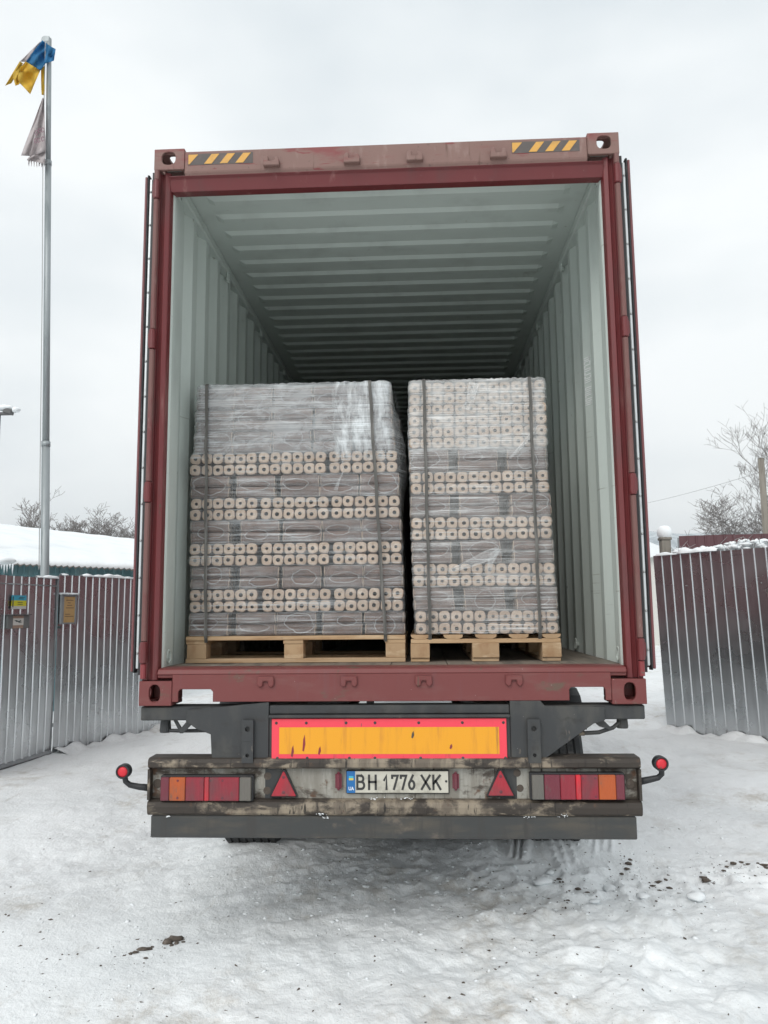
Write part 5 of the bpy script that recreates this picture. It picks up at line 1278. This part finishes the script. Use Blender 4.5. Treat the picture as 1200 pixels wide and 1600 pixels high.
# distant snowy roof glimpsed between door and fence
q = at(1020, 862, 30); x, y, z = map(float, q)
sh = thing('distant_shed', (x, y+2, 0), 'far snowy roof between the container door and the right fence', 'shed')
part('wall', MB().box(x-5, x+0.6, y, y+5, 0, z-0.2), M['sign_white'], sh)
part('roof_snow', MB().prism([(x-5.3, z-0.25), (x+0.9, z-0.25), (x+0.9, z-0.1), (x-2.2, z+1.3), (x-5.3, z-0.1)], 1, y-0.3, y+5.3), M['snow'], sh)

# ------------------------------------------------------------------ small things lying on the snow
def clod(mb, c, r, seed):
    R = random.Random(seed); bm = bmesh.new(); bmesh.ops.create_icosphere(bm, subdivisions=2 if r > 0.02 else 1, radius=r)
    sx, sy, sz = (R.uniform(.8, 1.9), R.uniform(.7, 1.5), R.uniform(.35, .7)) if seed < 20000 else (1, 1, 1)
    bm.verts.ensure_lookup_table()
    mb.add([(c[0]+v.co.x*sx*(1+R.uniform(-.4, .35)), c[1]+v.co.y*sy*(1+R.uniform(-.4, .35)), c[2]+v.co.z*sz*(1+R.uniform(-.3, .3))) for v in bm.verts], [tuple(v.index for v in f.verts) for f in bm.faces]); bm.free()
HEAPS = []
def heap(spots, label):
    HEAPS.extend([tuple(ground_at(a_, b_)[:2]) for a_, b_, _ in spots])
    g0 = ground_at(*spots[0][:2]); t = thing('mud_clump', (float(g0[0]), float(g0[1]), gh(g0[0], g0[1])), label, 'mud', 'frozen mud clumps')
    for i, (px, py, r) in enumerate(spots):
        mb = MB(); g = ground_at(px, py); clod(mb, (g[0], g[1], gh(g[0], g[1])+r*0.25), r*0.9, i+int(px))
        part('clod', mb, M['mud'], t, smooth=True)
heap([(272, 1472, 0.026), (262, 1476, 0.022), (280, 1470, 0.018), (258, 1478, 0.014), (276, 1478, 0.013), (268, 1481, 0.012), (286, 1476, 0.008)], 'dark clump of frozen mud in the left foreground snow')
heap([(222, 1489, 0.022), (232, 1487, 0.016), (212, 1493, 0.015), (204, 1495, 0.010), (238, 1484, 0.009), (228, 1500, 0.009)], 'flatter mud smear left of the dark clump')
heap([(982, 1360, 0.022), (979, 1366, 0.018), (985, 1354, 0.014), (972, 1371, 0.012)], 'dark mud clod standing in the churned snow right of the bumper')
heap([(1030, 1378, 0.018), (1020, 1384, 0.014), (1040, 1375, 0.013), (1046, 1386, 0.012), (1030, 1390, 0.012), (1015, 1376, 0.009)], 'scattered mud bits in the churned snow further right')
heap([(1103, 1374, 0.024), (1099, 1371, 0.014)], 'single round mud clod right of the churned snow')
heap([(1146, 1349, 0.02), (1158, 1347, 0.015), (1135, 1353, 0.014), (1168, 1350, 0.012), (1130, 1362, 0.010)], 'line of mud bits towards the right edge')
heap([(1192, 1352, 0.022), (1197, 1355, 0.018), (1184, 1350, 0.012)], 'mud bits at the right edge of the picture')
heap([(878, 1390, 0.013), (903, 1397, 0.016), (874, 1384, 0.011), (888, 1417, 0.009), (884, 1426, 0.009), (918, 1402, 0.010)], 'mud flecks among the snow lumps below the bumper end')
def snowball(px, py, r, label):
    mb = MB(); g = ground_at(px, py); clod(mb, (g[0], g[1], gh(g[0], g[1])+r*0.5), r, int(px)); solo('snow_chunk', mb, M['snow'], label, 'snow', 'loose snow chunks', smooth=True)
for px, py, r, l in ((953, 1390, 0.045, 'largest round chunk of snow below the right end of the bumper'), (1090, 1410, 0.04, 'oblong chunk of snow in the right foreground'), (860, 1376, 0.025, 'snow chunk left of the largest round chunk'), (1005, 1404, 0.025, 'snow chunk just right of the largest round chunk'), (930, 1420, 0.02, 'small snow chunk in front of the largest round chunk'), (848, 1392, 0.03, 'snow chunk at the near end of the tyre tracks')):
    snowball(px, py, r, l)
# fine crumbs of snow and dirt
def crumbs(name, n, mat, seed, dens, rmin, rmax, label, cat):
    R = random.Random(seed); mb = MB(); k = 0
    while k < n:
        x, y = R.uniform(-2.6, 2.8), R.uniform(-0.8, 2.6)
        if R.random() > dens(x, y): continue
        r = rmin+(rmax-rmin)*R.random()**3; z = gh(x, y); a_ = R.uniform(0, 6.28); el = R.uniform(1, 2.2)
        vs_ = []
        for (dx, dy, dz) in ((1, 0, 0), (-1, 0, 0), (0, 1, 0), (0, -1, 0), (0, 0, 1), (0, 0, -1)):
            dx *= el; dx += R.uniform(-.4, .4); dy += R.uniform(-.4, .4); s_ = R.uniform(.4, 1.3)*r
            vs_.append((x+(dx*math.cos(a_)-dy*math.sin(a_))*s_, y+(dx*math.sin(a_)+dy*math.cos(a_))*s_, z+dz*s_*0.7+r*0.1))
        mb.add(vs_, [(0, 2, 4), (2, 1, 4), (1, 3, 4), (3, 0, 4), (2, 0, 5), (1, 2, 5), (3, 1, 5), (0, 3, 5)]); k += 1
    solo(name, mb, mat, label, cat, kind='stuff', smooth=(name == 'snow_crumbs'), recalc=False)
heapf = lambda x, y: sum(math.exp(-((x-a_)**2+(y-b_)**2)/0.004) for a_, b_ in HEAPS)
lumpf = lambda x, y: math.exp(-(((x-1.0)/0.7)**2+((y-0.95)/0.4)**2))+0.7*math.exp(-(((x-2.1)/0.9)**2+((y-1.25)/0.25)**2))
crumbs('dirt_crumbs', 1300, M['mud'], 5, lambda x, y: 0.05+0.14*(y < 0.35)*(0.5+float(vn(np.array([x*1.5]), np.array([y*1.5]), 30)[0]))+0.5*lumpf(x, y)+1.5*heapf(x, y), 0.0016, 0.0085, 'dark dirt crumbs scattered over the snow', 'dirt')
crumbs('snow_crumbs', 1500, M['snow'], 6, lambda x, y: 0.06+0.8*lumpf(x, y)+0.6*math.exp(-((x/0.9)**2+((y-1.3)/0.7)**2)), 0.003, 0.014, 'loose snow crumbs churned up behind the trailer', 'snow')
# snow specks caught on the bumper
for k, (px, py, w) in enumerate(((500, 1273, 0.05), (508, 1279, 0.03), (590, 1247, 0.07), (640, 1248, 0.06), (262, 1276, 0.02), (830, 1276, 0.07), (880, 1275, 0.05))):
    q = at(px, py, -0.015); mb = MB(); [clod(mb, (q[0]+rng.gauss(0, w*0.28), q[1]+0.004, q[2]+rng.gauss(0, 0.0035)), rng.uniform(0.0015, 0.004), k*31+j) for j in range(9)]; solo('snow_speck', mb, M['snow'], ('snow streak on the light bar edge left of the plate', 'tiny snow streak under the left streak on the bumper top', 'splash of snow under the left half of the number plate', 'splash of snow under the middle of the number plate', 'snow speck below the left tail light', 'snow streak below the inner end of the right tail light', 'snow streak below the middle of the right tail light')[k], 'snow', 'snow stuck to the trailer', smooth=True)

# ------------------------------------------------------------------ winter haze over the whole place
hz_ = MB().box(-1300, 1300, -200, 2100, -1.5, 130)
hm = bpy.data.materials.new('winter_haze'); hm.use_nodes = True; hn = hm.node_tree.nodes; hn.clear()
ho = hn.new('ShaderNodeOutputMaterial'); hv = hn.new('ShaderNodeVolumePrincipled'); hv.inputs['Color'].default_value = (0.97, 0.98, 0.99, 1); hv.inputs['Density'].default_value = 0.0004; hv.inputs['Anisotropy'].default_value = 0.2
hm.node_tree.links.new(hv.outputs[0], ho.inputs['Volume'])
solo('haze', hz_, hm, 'pale winter haze filling the air over the yard', 'haze', kind='stuff')
